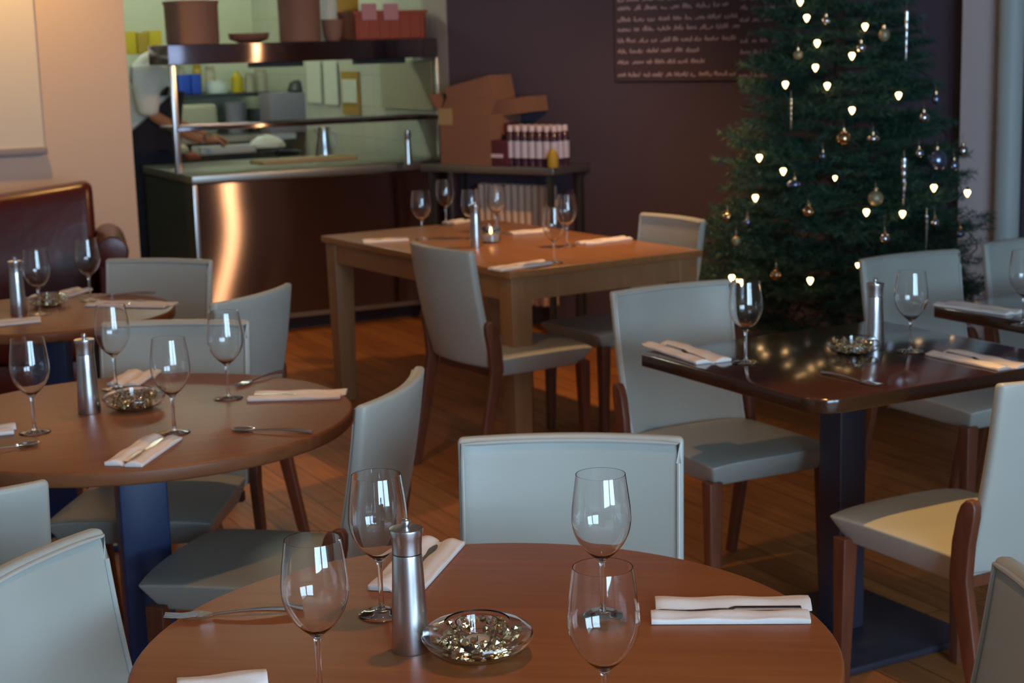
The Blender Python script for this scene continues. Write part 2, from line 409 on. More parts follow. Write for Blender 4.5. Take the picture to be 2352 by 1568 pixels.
# on top of the gantry
o, sc_, Ht = klathe('storage_tub', 'wide brown tub at the left end of the gantry top', 'tub', 443, 93, 8, gb + .2, [(0, 0), (55, 0), (57, .05), (58, .95), (60, 1), (55, 1), (53, .1), (0, .1)], 'terracotta', ZT)
MB().lathe([(0, Ht), (60 * sc_, Ht), (61 * sc_, Ht + .012), (10 * sc_, Ht + .02), (0, Ht + .02)], 28).obj('lid', 'terracotta', o)
klathe('plate_stack', 'low stack of plates between the two brown tubs on the gantry', 'plates', 572, 93, 74, gb + .2, [(0, 0), (20, 0), (44, .35), (40, .4), (46, .6), (42, .65), (46, .9), (38, .8), (0, .6)], 'terracotta', ZT)
o, sc_, Ht = klathe('storage_tub', 'tall brown tub in the middle of the gantry top', 'tub', 690, 92, -40, gb + .2, [(0, 0), (44, 0), (46, .03), (47, .97), (49, 1), (44, 1), (42, .05), (0, .05)], 'terracotta', ZT)
klathe('small_bowl', 'small pinkish bowl beside the tall brown tub on the gantry', 'bowl', 765, 90, 45, gb + .12, [(0, 0), (14, 0), (20, .3), (24, .9), (25, 1), (22, .95), (16, .25), (0, .1)], 'terracotta', ZT)
o, sc_, Ht = klathe('white_jug', 'white plastic jug above the small pinkish bowl on the gantry', 'jug', 757, 91, -18, gb + .32, [(0, 0), (18, 0), (20, .1), (20, .8), (12, .93), (12, 1), (0, 1)], 'white_plastic', ZT)
kbox('ochre_carton', 'ochre carton behind the red crate on the gantry', 'carton', 775, 828, -20, 90, gb + .3, .12, 'ochre_box', ZT)
cr = empty('red_crate', Vector((0, 0, 0)), TH)
P = kpx(898, 90, gb + .06); cr.location = (P.x, P.y, ZT); Wd = (kpx(980, 90, gb + .06) - kpx(816, 90, gb + .06)).length; Ht = kpx(898, 24, gb + .06).z - ZT
tag(cr, 'brick red plastic crate at the right end of the gantry top', 'crate')
m_ = MB().box(-Wd / 2, Wd / 2, 0, .012, 0, Ht).box(-Wd / 2, Wd / 2, .26, .272, 0, Ht).box(-Wd / 2, -Wd / 2 + .012, 0, .272, 0, Ht).box(Wd / 2 - .012, Wd / 2, 0, .272, 0, Ht).box(-Wd / 2, Wd / 2, 0, .272, 0, .01)
for i in range(7): m_.box(-Wd / 2 + .03 + i * (Wd - .06) / 6 - .004, -Wd / 2 + .03 + i * (Wd - .06) / 6 + .004, -.006, 0, 0, Ht)
m_.obj('crate_body', 'red_plastic', cr)
MB().box(-Wd / 2 - .008, Wd / 2 + .008, -.012, .28, Ht - .02, Ht).obj('rim', 'red_plastic', cr)
for x0, x1 in ((832, 866), (882, 916)):
    kbox('pink_packet', 'pink paper packet hanging over the red crate, %s one' % ('left' if x0 < 850 else 'right'), 'packet', x0, x1, 8, 46, gb + .045, .01, 'pink_paper', None, 'pink packets on the crate', .002)
# back shelf and its goods
bb = 2.9
zsh = kpx(560, 212, bb).z
sh = empty('back_shelf', K(0, 0, 0), TH); tag(sh, 'long dark shelf unit along the kitchen back wall', 'shelf')
MB().box(-1.6, AW - .1, bb - .05, 3.48, zsh - .03, zsh).obj('upper_board', 'dark_metal', sh)
kbox('wall_cabinet', 'tall bluish grey cabinet door on the kitchen back wall between the brown tubs', 'cabinet', 592, 648, -60, 104, 3.42, .07, 'cabinet_grey')
zsh2 = kpx(560, 305, bb - .2).z
MB().box(-1.6, AW - .1, bb - .55, 3.48, zsh2 - .04, zsh2).obj('bench_top', 'worktop_steel', sh)
MB().box(-1.6, AW - .1, bb - .2, 3.4, 0, zsh2 - .04).obj('bench_base', 'dark_metal', sh)
for a in (-1.5, -.4, .7): MB().box(a - .02, a + .02, bb, 3.4, zsh2, zsh - .03).obj('bracket', 'dark_metal', sh)
zhi = kpx(330, 124, bb).z
hs_ = MB().box(-2.6, -.9, 0, .4, -.03, 0).obj('high_shelf', 'dark_metal'); hs_.location = K(0, bb + .08, zhi); hs_.rotation_euler = (0, 0, TH); tag(hs_, 'high wall shelf carrying yellow boxes above the cook', 'shelf')
for i, (x0, x1, yt, m) in enumerate([(286, 316, 72, 'yellow_plastic'), (318, 343, 74, 'ochre_box'), (345, 374, 70, 'yellow_plastic')]):
    kbox('yellow_box', ['yellow box on the high shelf, closest to the pale wall edge', 'darker ochre box on the high shelf between two yellow ones', 'yellow box on the high shelf, beside the brown tub'][i], 'box', x0, x1, yt, 124, bb + .1, .2, m, zhi, 'boxes on the high kitchen shelf')
kbox('blue_tub', 'bright blue tub on the kitchen back shelf beside the gantry post', 'tub', 412, 440, 172, 210, bb, .2, 'blue_plastic', zsh, 'blue tubs')
kbox('blue_tub', 'bright blue tub on the kitchen back shelf, the one away from the post', 'tub', 442, 464, 170, 210, bb, .2, 'blue_plastic', zsh, 'blue tubs')
klathe('white_jar', 'whitish lidded jar on the back shelf right of the blue tubs', 'jar', 498, 210, 185, bb + .08, [(0, 0), (24, 0), (26, .5), (22, .9), (22, 1), (0, 1)], 'white_plastic', zsh)
klathe('yellow_bottle', 'bright yellow squeeze bottle on the kitchen back shelf', 'bottle', 546, 210, 163, bb + .05, [(0, 0), (12, 0), (13, .1), (13, .7), (6, .85), (4, 1), (0, 1)], 'yellow_plastic', zsh)
for i, (x, yt, r_, m) in enumerate([(575, 168, 12, 'cream_plastic'), (602, 160, 13, 'cream_plastic'), (420, 150, 9, 'cream_plastic'), (455, 148, 10, 'ochre_box'), (485, 152, 12, 'cream_plastic')]):
    klathe('storage_jar', ['cream jar on the back shelf right of the yellow bottle', 'second cream jar on the back shelf, next to the black pan', 'cream jar behind the left blue tub', 'ochre jar behind the right blue tub', 'cream jar behind the whitish lidded jar'][i], 'jar', x, 210, yt, bb + (.05 if i < 2 else .28), [(0, 0), (r_, 0), (r_, .8), (r_ * .8, .85), (r_ * .85, .87), (r_ * .85, 1), (0, 1)], m, zsh, 20, 'jars on the back shelf')
o, sc_, Ht = klathe('black_pan', 'round black pan lying on top of the grey bin', 'pan', 685, 212, 184, bb - .38, [(0, 0), (22, 0), (25, .2), (18, .8), (6, 1), (0, 1)], 'dark_metal')
kbox('grey_bin', 'square grey bin standing on the kitchen back bench', 'bin', 624, 708, 213, 306, bb - .5, .25, 'grey_plastic', zsh2)
kbox('white_container', 'wide off-white container on the back bench behind the post', 'container', 416, 504, 240, 306, bb - .2, .25, 'cream_plastic', zsh2, None, .03)
klathe('mixing_jug', 'pale pinkish mixing jug on the back bench', 'jug', 543, 306, 235, bb - .15, [(0, 0), (18, 0), (20, .1), (24, .95), (25, 1), (20, .96), (0, .9)], 'grey_plastic', zsh2)
klathe('steel_pot', 'dark steel pot on the back bench left of the grey bin', 'pot', 595, 306, 250, bb - .15, [(0, 0), (22, 0), (24, .05), (24, 1), (20, 1), (20, .2), (0, .15)], 'dark_metal', zsh2)
# papers on the tiled side wall
wn_ = -E1
def sidepx(px, py): return onp(px, py, K(AW, 0), -E1)
def paper(name, label, cat, x0, x1, y0, y1, m, off=.006, th=.004, group=None):
    A = sidepx(x0, y1) - E1 * off; B = sidepx(x1, y1) - E1 * off; zt = sidepx((x0 + x1) / 2, y0).z; zb_ = sidepx((x0 + x1) / 2, y1).z
    L = (Vector((A.x, A.y, 0)) - Vector((B.x, B.y, 0))).length
    o = MB().box(0, L, 0, th, 0, zt - zb_).obj(name, m); o.location = (B.x, B.y, zb_); o.rotation_euler = (0, 0, TH + PI / 2); return tag(o, label, cat, group)
paper('paper_sheet', 'long white order sheet on the tiles, closest to the grey bin', 'paper', 712, 744, 140, 236, 'paper', .012, .004, 'papers on the tiled wall')
paper('paper_sheet', 'long white order sheet on the tiles beside the ochre clipboard', 'paper', 752, 782, 140, 240, 'paper', .012, .004, 'papers on the tiled wall')
cb = paper('clipboard', 'ochre clipboard hanging on the tiles under the gantry', 'clipboard', 790, 830, 164, 262, 'clipboard')
paper('clipped_sheet', 'white sheet held on the ochre clipboard', 'paper', 793, 825, 182, 236, 'paper', .014, .003)
paper('wall_panel', 'pale square panel on the tiled wall beside the right post', 'panel', 882, 1000, 140, 250, 'cream_plastic', .012)
# on the worktop
def top_at(px, py): return at(px, py, HC)
def klw(name, label, cat, px, py, hpx, prof, m, n=28):
    P = top_at(px, py); sc = P.length / FPX
    o = MB().lathe([(r_ * sc, h * hpx * sc) for r_, h in prof], n).obj(name, m); o.location = P; return tag(o, label, cat), sc
o, sc_ = klw('steel_jug', 'shiny steel jug with a spout standing on the kitchen worktop', 'jug', 746, 360, 66, [(0, 0), (22, 0), (21, .3), (13, .8), (15, 1), (13, 1), (11, .8), (0, .1)], 'steel')
MB().tube([(-.02, 0, .12), (-.055, 0, .165), (-.062, 0, .17)], [.008, .006, .004]).obj('spout', 'steel', o)
MB().tube([(.03, 0, .15), (.07, 0, .14), (.072, 0, .07), (.045, 0, .04)], .005).obj('handle', 'steel', o)
o, sc_ = klw('pepper_mill', 'slim steel mill standing alone at the right of the kitchen worktop', 'mill', 938, 376, 76, [(0, 0), (9, 0), (6.5, .7), (6.5, .74), (8, .8), (8, .97), (0, 1)], 'steel')
bd = MB().box(-.30, .30, -.09, .12, 0, .022).obj('chopping_board', 'chopping_board', bevel=.004); bd.location = top_at(700, 371); bd.rotation_euler = (0, 0, TH + R(3)); tag(bd, 'tan chopping board lying near the front of the worktop', 'chopping board')
def blob(name, label, cat, px, py, rx, ry, rz_, m, seed=1, zoff=0, kind=None):
    rd = random.Random(seed); v = []; f = []; n, k = 18, 9
    for j in range(k + 1):
        t = j / k * PI / 2
        for i in range(n):
            a = 2 * PI * i / n; q = 1 + .18 * math.sin(3 * a + seed) + rd.uniform(-.08, .08)
            v.append((rx * math.cos(a) * math.cos(t) * q, ry * math.sin(a) * math.cos(t) * q, rz_ * math.sin(t) * (1 + rd.uniform(-.06, .06))))
    for j in range(k):
        for i in range(n): f.append((j * n + i, j * n + (i + 1) % n, (j + 1) * n + (i + 1) % n, (j + 1) * n + i))
    f.append(tuple(range(n))[::-1])
    o = MB().add(v, f).obj(name, m); P = top_at(px, py); o.location = (P.x, P.y, P.z + zoff); o.rotation_euler = (0, 0, TH); return tag(o, label, cat, None, kind)
blob('white_cloth', 'crumpled pale cloth heaped on the worktop left of the steel jug', 'cloth', 610, 338, .12, .09, .085, 'white_cloth', 3)
tr = empty('serving_tray', top_at(515, 352), TH); tag(tr, 'long pale tray on the worktop in front of the cook', 'tray')
MB().box(-.19, .19, -.09, .09, 0, .012).box(-.19, .19, -.09, -.08, 0, .05).box(-.19, .19, .08, .09, 0, .05).box(-.19, -.18, -.09, .09, 0, .05).box(.18, .19, -.09, .09, 0, .05).obj('tray_body', 'white_cloth', tr)
blob('food_pile', 'reddish heap of chopped food behind the pale tray', 'food', 490, 330, .10, .06, .05, 'food_red', 5, 0, 'stuff')
blob('tomato_pile', 'orange-red heap of food beside the gantry post', 'food', 440, 366, .05, .04, .045, 'food_red', 8, 0, 'stuff')
blob('dough_lump', 'pale lump of dough beside the gantry post', 'dough', 415, 352, .05, .05, .06, 'cream_plastic', 9)
pan = empty('frying_pan', top_at(660, 356), TH + R(200)); tag(pan, 'flat black frying pan between the cloth and the steel jug', 'pan')
MB().lathe([(0, 0), (.07, 0), (.09, .03), (.086, .03), (.068, .006), (0, .006)], 28).obj('pan_body', 'dark_metal', pan)
MB().box(.085, .2, -.01, .01, .02, .032).obj('handle', 'dark_metal', pan, bevel=.003)
# kitchen ceiling tube lights
for a, b in ((-.9, 1.9), (.6, 1.9)):
    tl = empty('ceiling_tube_light', K(a, b, CEIL - .09), TH); tag(tl, 'fluorescent tube light on the kitchen ceiling, the %s one' % ('left' if a < 0 else 'right'), 'ceiling light', 'kitchen tube lights')
    MB().box(-.6, .6, -.08, .08, .04, .09).obj('housing', 'white_plastic', tl)
    MB().tube([(-.58, 0, .015), (.58, 0, .015)], .022).obj('tube', 'tube_glow', tl)

# the cook, leaning over the worktop
def skin_body(name, J, Ed, rad, m, sub=2, parent=None):
    me = bpy.data.meshes.new(name); me.from_pydata(J, Ed, []); me.materials.append(MATS[m])
    o = bpy.data.objects.new(name, me); COL.objects.link(o)
    sk = o.modifiers.new('skin', 'SKIN'); sk.use_smooth_shade = True
    for i, r_ in enumerate(rad): me.skin_vertices[0].data[i].radius = (r_, r_) if not isinstance(r_, tuple) else r_
    me.skin_vertices[0].data[0].use_root = True
    o.modifiers.new('sub', 'SUBSURF').levels = sub; o.modifiers['sub'].render_levels = sub
    if parent: o.parent = parent
    return o
P = kpx(322, 330, 1.30); P.z = 0
cook = empty('person', P, TH + R(-12)); tag(cook, 'person in white shirt and dark apron leaning over the kitchen worktop', 'person')
# local x = forwards (to the right of the picture)
J = [(0, 0, .98), (.02, 0, 1.15), (.07, 0, 1.33), (.12, 0, 1.48), (.19, 0, 1.55), (.28, 0, 1.62), (.36, 0, 1.68), (.38, 0, 1.76),
     (.10, -.20, 1.49), (.06, -.26, 1.22), (.30, -.20, 1.07), (.37, -.18, 1.05),
     (.12, .20, 1.49), (.12, .25, 1.22), (.35, .18, 1.08), (.42, .16, 1.05),
     (0, -.10, .92), (.03, -.11, .5), (-.02, -.11, .09), (.13, -.12, .05),
     (0, .10, .92), (.03, .11, .5), (-.02, .11, .09), (.13, .12, .05)]
Ed = [(0, 1), (1, 2), (2, 3), (3, 4), (4, 5), (5, 6), (6, 7), (3, 8), (8, 9), (9, 10), (10, 11), (3, 12), (12, 13), (13, 14), (14, 15), (0, 16), (16, 17), (17, 18), (18, 19), (0, 20), (20, 21), (21, 22), (22, 23)]
rad = [.10, .09, .08, .07, .05, .055, .095, .085, .045, .042, .03, .03, .06, .042, .03, .03, .09, .062, .042, .035, .09, .062, .042, .035]
skin_body('body', J, Ed, rad, 'skin', 2, cook)
for sgn, bx, by in ((-1, .37, -.18), (1, .42, .16)):   # hands: palm with five fingers
    Jh = [(bx, by, 1.05), (bx + .045, by, 1.045)]; Eh = [(0, 1)]; rh = [.026, .03]
    for k in range(4):
        o_ = (k - 1.5) * .018; b0 = len(Jh); ln = [.026, .032, .03, .022][k]
        Jh += [(bx + .08, by + o_, 1.045), (bx + .08 + ln, by + o_, 1.03), (bx + .08 + ln * 1.5, by + o_, 1.0)]; Eh += [(1, b0), (b0, b0 + 1), (b0 + 1, b0 + 2)]; rh += [.01, .009, .007]
    b0 = len(Jh); Jh += [(bx + .04, by - sgn * .04, 1.035), (bx + .075, by - sgn * .05, 1.02)]; Eh += [(1, b0), (b0, b0 + 1)]; rh += [.011, .008]
    skin_body('hand', Jh, Eh, rh, 'skin', 1, cook)
Js = [(0.0, 0, .98), (.01, 0, 1.15), (.06, 0, 1.33), (.11, 0, 1.48), (.15, 0, 1.55), (.09, -.21, 1.49), (.05, -.28, 1.36), (.05, -.27, 1.20), (.11, .21, 1.49), (.11, .26, 1.36), (.12, .26, 1.20)]
Es = [(0, 1), (1, 2), (2, 3), (3, 4), (3, 5), (5, 6), (6, 7), (3, 8), (8, 9), (9, 10)]
skin_body('shirt', Js, Es, [.165, .16, .17, .15, .075, .085, .08, .065, .085, .08, .065], 'shirt_white', 2, cook)
top_ = []; bot_ = []
for i in range(25):
    a = R(-125 + 250 * i / 24); rowf = []; rowb = []
    for j in range(13):
        z = .30 + (1.34 - .30) * j / 12; q = max(0, (z - 1.06) / .28)
        aa = a * (1 - .62 * q); rx = .225 - .02 * q + .012 * math.sin(7 * a) * (1 - q); ry = .225
        x = rx * math.cos(aa) + .07 * q; y = ry * math.sin(aa)
        rowf.append((x + .012, y * 1.03, z)); rowb.append((x, y, z))
    top_.append(rowf); bot_.append(rowb)
MB().solid(top_, bot_).obj('apron', 'apron_dark', cook)
skin_body('trousers', [(-.0, 0, 1.03), (-.0, -.10, .9), (.03, -.11, .5), (-.01, -.11, .12), (-.0, .10, .9), (.03, .11, .5), (-.01, .11, .12)], [(0, 1), (1, 2), (2, 3), (0, 4), (4, 5), (5, 6)], [.155, .115, .085, .07, .115, .085, .07], 'apron_dark', 2, cook)
hb_ = MB(); v = []; f = []
hb_.lathe([(0, 1.90), (.05, 1.895), (.09, 1.86), (.108, 1.80), (.10, 1.74), (.06, 1.73)], 24, Matrix.Translation((.370, 0, -.04)) )
hb_.obj('hair', 'hair', cook)
fc = MB()
for yy in (-.033, .033): fc.lathe([(0, -.012), (.01, -.006), (.012, 0), (.01, .006), (0, .012)], 12, Matrix.Translation((.477, yy, 1.715)))
fc.obj('eyes', 'hair', cook)
MB().add([(.480, -.015, 1.675), (.480, .015, 1.675), (.510, 0, 1.68), (.483, 0, 1.725)], [(0, 2, 1), (0, 3, 2), (1, 2, 3), (0, 1, 3)]).obj('nose', 'skin', cook, ang=80)
MB().tube([(.467, -.025, 1.645), (.478, 0, 1.643), (.467, .025, 1.645)], .005).obj('mouth', 'food_red', cook)
for s_ in (-1, 1): MB().lathe([(0, -.03), (.012, -.02), (.016, 0), (.012, .02), (0, .03)], 10, Matrix.Translation((.387, s_ * .098, 1.70))).obj('ear', 'skin', cook)

# ------------------------------------------------------------------ steel side table, boxes, bottles, radiator
tp = at(1122, 384, HC); tq = at(1314, 380, HC)
d_ = (tq - tp).normalized()
sa = math.atan2(DR.y, DR.x)
s0 = .06; s1 = (Vector((tq.x, tq.y, 0)) - D(0, 0)).dot(DR)
st = empty('steel_side_table', D(0, 0, 0), sa); tag(st, 'narrow steel side table against the dark wall beside the counter', 'table')
dt = .36
MB().box(s0, s1, -dt, -.01, HC - .04, HC).obj('table_top', 'worktop_steel', st, bevel=.004)
for a in (s0 + .06, s1 - .04):
    for b in (-dt + .03, -.05): MB().box(a - .015, a + .015, b - .015, b + .015, 0, HC - .04).obj('leg', 'counter_side', st)
def dpx(px, py, off): return onp(px, py, D(0, off), -DN)
# cardboard boxes
def dbox(name, label, cat, x0, x1, yt, zb_, off, depth, m, rot=0, tilt=0, **k):
    A = dpx(x0, 330, off); B = dpx(x1, 330, off); Wd = (B - A).length; Ht = dpx((x0 + x1) / 2, yt, off).z - zb_
    o = MB().box(0, Wd, 0, depth, 0, Ht).obj(name, m, **k); o.location = (A.x, A.y, zb_); o.rotation_euler = (0, tilt, sa + rot); return o, Wd, Ht
bx, Wd, Ht = dbox('cardboard_box', '', 'box', 1012, 1128, 262, HC, .33, .28, 'card')
tag(bx, 'open brown cardboard box standing on the steel side table', 'box')
T_ = Matrix.Translation((0, 0, Ht)) @ Matrix.Rotation(R(-38), 4, 'X'); MB().box(0, Wd, -.0, .004, 0, .12, T_).obj('flap', 'card', bx)
MB().box(0, .004, 0, .26, 0, .13, Matrix.Translation((0, 0, Ht)) @ Matrix.Rotation(R(-35), 4, 'Y')).obj('flap', 'card', bx)
MB().box(-.006, .09, -.004, 0, Ht - .06, Ht + .03, Matrix.Rotation(0, 4, 'Y')).obj('tape', 'card_tape', bx)
z2 = HC + Ht + .002
b2, W2, H2 = dbox('cardboard_box', '', 'box', 1035, 1140, 200, z2 + .0, .26, .2, 'card'); b2.rotation_euler = (0, R(-12), sa)
b2.location.z = z2 + .0
tag(b2, 'tilted cardboard box on top of the open one, topmost of the pile', 'box')
b3, W3, H3 = dbox('cardboard_tray', '', 'box', 1108, 1218, 238, z2 - .035, .22, .18, 'card'); b3.rotation_euler = (0, R(-7), sa)
tag(b3, 'flat cardboard tray leaning out to the right above the bottles', 'box')
# bottles
bp = empty('sauce_bottle', (0, 0, 0))
MB().lathe([(0, 0), (.021, 0), (.023, .004), (.023, .15), (.018, .17), (.012, .185), (.012, .19), (0, .19)], 20).obj('bottle_body', 'bottle_dark', bp)
MB().lathe([(.0232, .045), (.0238, .045), (.0238, .135), (.0232, .135)], 20).obj('paper_label', 'label_white', bp)
MB().lathe([(0, .186), (.015, .186), (.0155, .19), (.0155, .215), (.013, .219), (0, .219)], 20).obj('cap', 'cap_white', bp)
sA = (dpx(1172, 368, .30) - D(0, 0)).dot(DR)
for r_ in range(3):
    for c in range(7):
        inst(bp, D(sA + .004 + c * .0485, .30 - r_ * .05, HC), 0, 'white-capped bottle on the side table, %s from the left in the %s row' % (['first', 'second', 'third', 'fourth', 'fifth', 'sixth', 'last'][c], ['front', 'middle', 'back'][r_]), 'bottle', 'white-capped bottles on the steel side table')
mr, _, _ = dbox('maroon_carton', '', 'carton', 1126, 1166, 322, HC, .33, .1, 'maroon', bevel=.003); tag(mr, 'small maroon carton left of the bottles on the side table', 'carton')
P = dpx(1132, 340, .336)
MB().box(.005, .085, -.003, 0, .045, .065).obj('paper_label', 'cap_white', mr)
mr2, _, _ = dbox('maroon_carton', '', 'carton', 1126, 1168, 282, HC, .21, .1, 'maroon', bevel=.003); tag(mr2, 'taller maroon carton behind the small one, beside the cardboard box', 'carton')
yb = empty('mustard_bottle', dpx(1270, 369, .35)); yb.location.z = HC; tag(yb, 'small orange-yellow bottle in front of the white-capped ones', 'bottle')
MB().lathe([(0, 0), (.026, 0), (.03, .01), (.03, .06), (.022, .085), (0, .085)], 20).obj('bottle_body', 'ochre_box', yb)
MB().lathe([(0, .084), (.014, .084), (.012, .10), (0, .102)], 16).obj('cap', 'yellow_plastic', yb)
# radiator
sr0 = (dpx(1106, 560, .09) - D(0, 0)).dot(DR); sr1 = (dpx(1276, 560, .09) - D(0, 0)).dot(DR)
rd = empty('radiator', D(sr0, .09), sa); tag(rd, 'cream column radiator on the dark wall below the steel side table', 'radiator')
nr = 11; wr = (sr1 - sr0) / nr
for i in range(nr):
    x = (i + .5) * wr; m_ = MB()
    m_.box(x - wr * .36, x + wr * .36, -.035, .04, .12, .80).obj('column', 'radiator_paint', rd, bevel=.012)
MB().tube([(0, 0, .15), (nr * wr, 0, .15)], .018).tube([(0, 0, .77), (nr * wr, 0, .77)], .018).obj('pipe', 'radiator_paint', rd)
for x in (wr * .5, (nr - .5) * wr): MB().box(x - .012, x + .012, -.02, .02, 0, .12).obj('foot', 'radiator_paint', rd)
# chalkboard
sb0 = (dpx(1412, 90, .02) - D(0, 0)).dot(DR); sb1 = (dpx(1800, 90, .02) - D(0, 0)).dot(DR)
zb0 = dpx(1560, 186, .02).z
cbd = empty('chalkboard', D(sb0, .004, 0), sa); tag(cbd, 'dark chalkboard with lines of chalk handwriting on the dark wall', 'chalkboard')
MB().box(0, sb1 - sb0, -.02, 0, zb0, zb0 + 1.0).obj('board', 'board', cbd, bevel=.004)
scr_ = MB(); rdm = random.Random(4)
def scribble(xa, xb, z, h):
    x = xa
    while x < xb:
        wl = rdm.uniform(.03, .085); pts = []; n = int(wl / .0045)
        for i in range(n):
            t = i / n; up_ = rdm.choice([0, 1, 1, 1.7]) if i % 2 else 0
            pts.append((x + wl * t, z + h * (up_ * .55) + rdm.uniform(-.1, .1) * h))
        for (ax, az), (bx_, bz) in zip(pts, pts[1:]):
            d = Vector((bx_ - ax, 0, bz - az)); L = d.length
            if L < 1e-5: continue
            n_ = Vector((-d.z, 0, d.x)) / L * .0032
            A = Vector((ax, -.0212, az)); B = Vector((bx_, -.0212, bz)); k = len(scr_.v)
            scr_.add([A - n_, B - n_, B + n_, A + n_], [(0, 1, 2, 3)])
        x += wl + rdm.uniform(.010, .02)
def bz(px, py):
    P = dpx(px, py, .021); return (P - D(sb0, 0)).dot(DR), P.z
for (x0, x1, y) in [(1420, 1672, 4), (1420, 1678, 24), (1420, 1680, 50), (1420, 1690, 72), (1420, 1690, 98), (1420, 1580, 122), (1420, 1615, 147), (1420, 1690, 176),
                    (1702, 1800, 0), (1702, 1800, 22), (1700, 1800, 50), (1702, 1775, 98), (1702, 1765, 124), (1702, 1775, 150), (1700, 1760, 177)]:
    a_, z_ = bz(x0, y); b_, _ = bz(x1, y); scribble(a_, b_, z_, .024)
scr_.obj('chalk_writing', 'chalk', cbd, smooth=False)

# ------------------------------------------------------------------ leather sofa
sp = at(200, 412, .99)
SA = R(15)
so = empty('leather_sofa', (sp.x, sp.y, 0), SA); tag(so, 'oxblood leather sofa against the pale left wall', 'sofa')
fr_ = []; bk_ = []
for i in range(21):
    x = -1.25 + 1.27 * i / 20; a = []; b = []
    for j in range(9):
        t = j / 8; z = .30 + (.69 + .12 * max(-1, x)) * t
        roll_ = .05 * math.sin(PI * t) + .05 * max(0, t - .7)
        a.append((x, -.20 - roll_ + .07 * t, z)); b.append((x, .0 + .04 * t, z))
    fr_.append(a); bk_.append(b)
MB().solid(fr_, bk_).obj('backrest', 'oxblood', so, bevel=.045, seg=4)
m_ = MB()
m_.tube([(.08, .02, .70), (.08, -.35, .70), (.08, -.58, .70)], [.075, .075, .075], 16).box(.02, .13, -.57, .0, .08, .70)
m_.obj('armrest', 'oxblood', so, bevel=.01)
MB().tube([(-1.31, .02, .70), (-1.31, -.35, .70), (-1.31, -.58, .70)], [.075, .075, .075], 16).box(-1.36, -1.25, -.57, .0, .08, .70).obj('armrest', 'oxblood', so, bevel=.01)
MB().box(-1.25, .02, -.60, -.18, .22, .44).obj('seat_cushion', 'oxblood', so, bevel=.05)
MB().box(-1.25, .02, -.57, 0, .08, .22).obj('sofa_base', 'oxblood', so, bevel=.01)
for x in (-1.2, .08):
    for y in (-.5, -.05): MB().lathe([(0, 0), (.018, 0), (.03, .08), (0, .08)], 12, Matrix.Translation((x, y, 0))).obj('foot', 'bark', so)

# ------------------------------------------------------------------ tables
def circ(r_, n=96): return [(r_ * math.cos(2 * PI * i / n), r_ * math.sin(2 * PI * i / n)) for i in range(n)]
def round_table(c, r_, m, label, rz=0, bevel=.006, th=.032):
    t = empty('round_table', (c[0], c[1], 0), rz); tag(t, label, 'table')
    MB().prism(circ(r_), .75 - th, .75).obj('table_top', m, t, bevel=bevel, bang=60)
    MB().box(-.055, .055, -.055, .055, .02, .75 - th - .01).obj('pedestal', 'navy_steel', t, bevel=.004)
    MB().box(-.24, .24, -.24, .24, 0, .02).obj('base_plate', 'navy_steel', t, bevel=.006)
    MB().box(-.2, .2, -.2, .2, .75 - th - .01, .75 - th).obj('mounting_plate', 'navy_steel', t)
    return t
round_table((-.0474, 2.113), .4858, 'table_wood', 'near round wooden table at the bottom of the picture', R(-8))
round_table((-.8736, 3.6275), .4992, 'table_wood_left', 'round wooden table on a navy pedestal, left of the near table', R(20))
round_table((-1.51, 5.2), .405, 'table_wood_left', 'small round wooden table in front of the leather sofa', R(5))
def square_table(P, L, Wd, ang, label):
    t = empty('dark_table', (P[0], P[1], 0), ang); tag(t, label, 'table')     # origin left corner; x along back edge, -y towards the camera
    c = .02; poly = [(c, 0), (L - c, 0), (L, -c), (L, -Wd + c), (L - c, -Wd), (.07, -Wd), (.035, -Wd + .01), (.01, -Wd + .035), (0, -Wd + .07), (0, -c)]
    MB().prism(poly[::-1], .715, .75).obj('table_top', 'dark_wood', t, bevel=.004)
    cx, cy = L / 2 - .03, -Wd / 2
    MB().box(cx - .043, cx + .043, cy - .043, cy + .043, .02, .70).obj('pedestal', 'black_steel', t, bevel=.004)
    MB().box(cx - .25, cx + .25, cy - .25, cy + .25, 0, .02).obj('base_plate', 'black_steel', t, bevel=.006)
    MB().box(cx - .2, cx + .2, cy - .2, cy + .2, .70, .715).obj('mounting_plate', 'black_steel', t)
    return t
TA = R(29)
square_table((.335, 4.235), .84, .75, TA, 'glossy dark brown table in front of the decorated tree')
square_table((1.28, 4.86), .95, .75, TA, 'dark table at the right edge of the picture, farther back')
# big oak table
OX, OY, OA, OL, OW = -.0397, 6.7602, .5605, .9028, 1.5859
ot = empty('oak_table', (OX, OY, 0), OA); tag(ot, 'large rectangular oak dining table in front of the counter', 'table')
MB().box(-OL / 2, OL / 2, -OW / 2, OW / 2, .722, .75).obj('table_top', 'oak', ot, bevel=.003)
for sx in (-1, 1):
    for sy in (-1, 1):
        x, y = sx * (OL / 2 - .06), sy * (OW / 2 - .06); v = []
        v = [(x + a * h, y + b * h, z) for z, h in ((0, .036), (.722, .046)) for b in (-1, 1) for a in (-1, 1)]
        MB().add(v, [(0, 2, 3, 1), (4, 5, 7, 6), (0, 1, 5, 4), (1, 3, 7, 5), (3, 2, 6, 7), (2, 0, 4, 6)]).obj('leg', 'oak_leg', ot, bevel=.003)
for sx in (-1, 1): MB().box(sx * (OL / 2 - .03) - .012, sx * (OL / 2 - .03) + .012, -OW / 2 + .1, OW / 2 - .1, .635, .722).obj('apron', 'oak_leg', ot)
for sy in (-1, 1): MB().box(-OL / 2 + .1, OL / 2 - .1, sy * (OW / 2 - .03) - .012, sy * (OW / 2 - .03) + .012, .635, .722).obj('apron', 'oak_leg', ot)

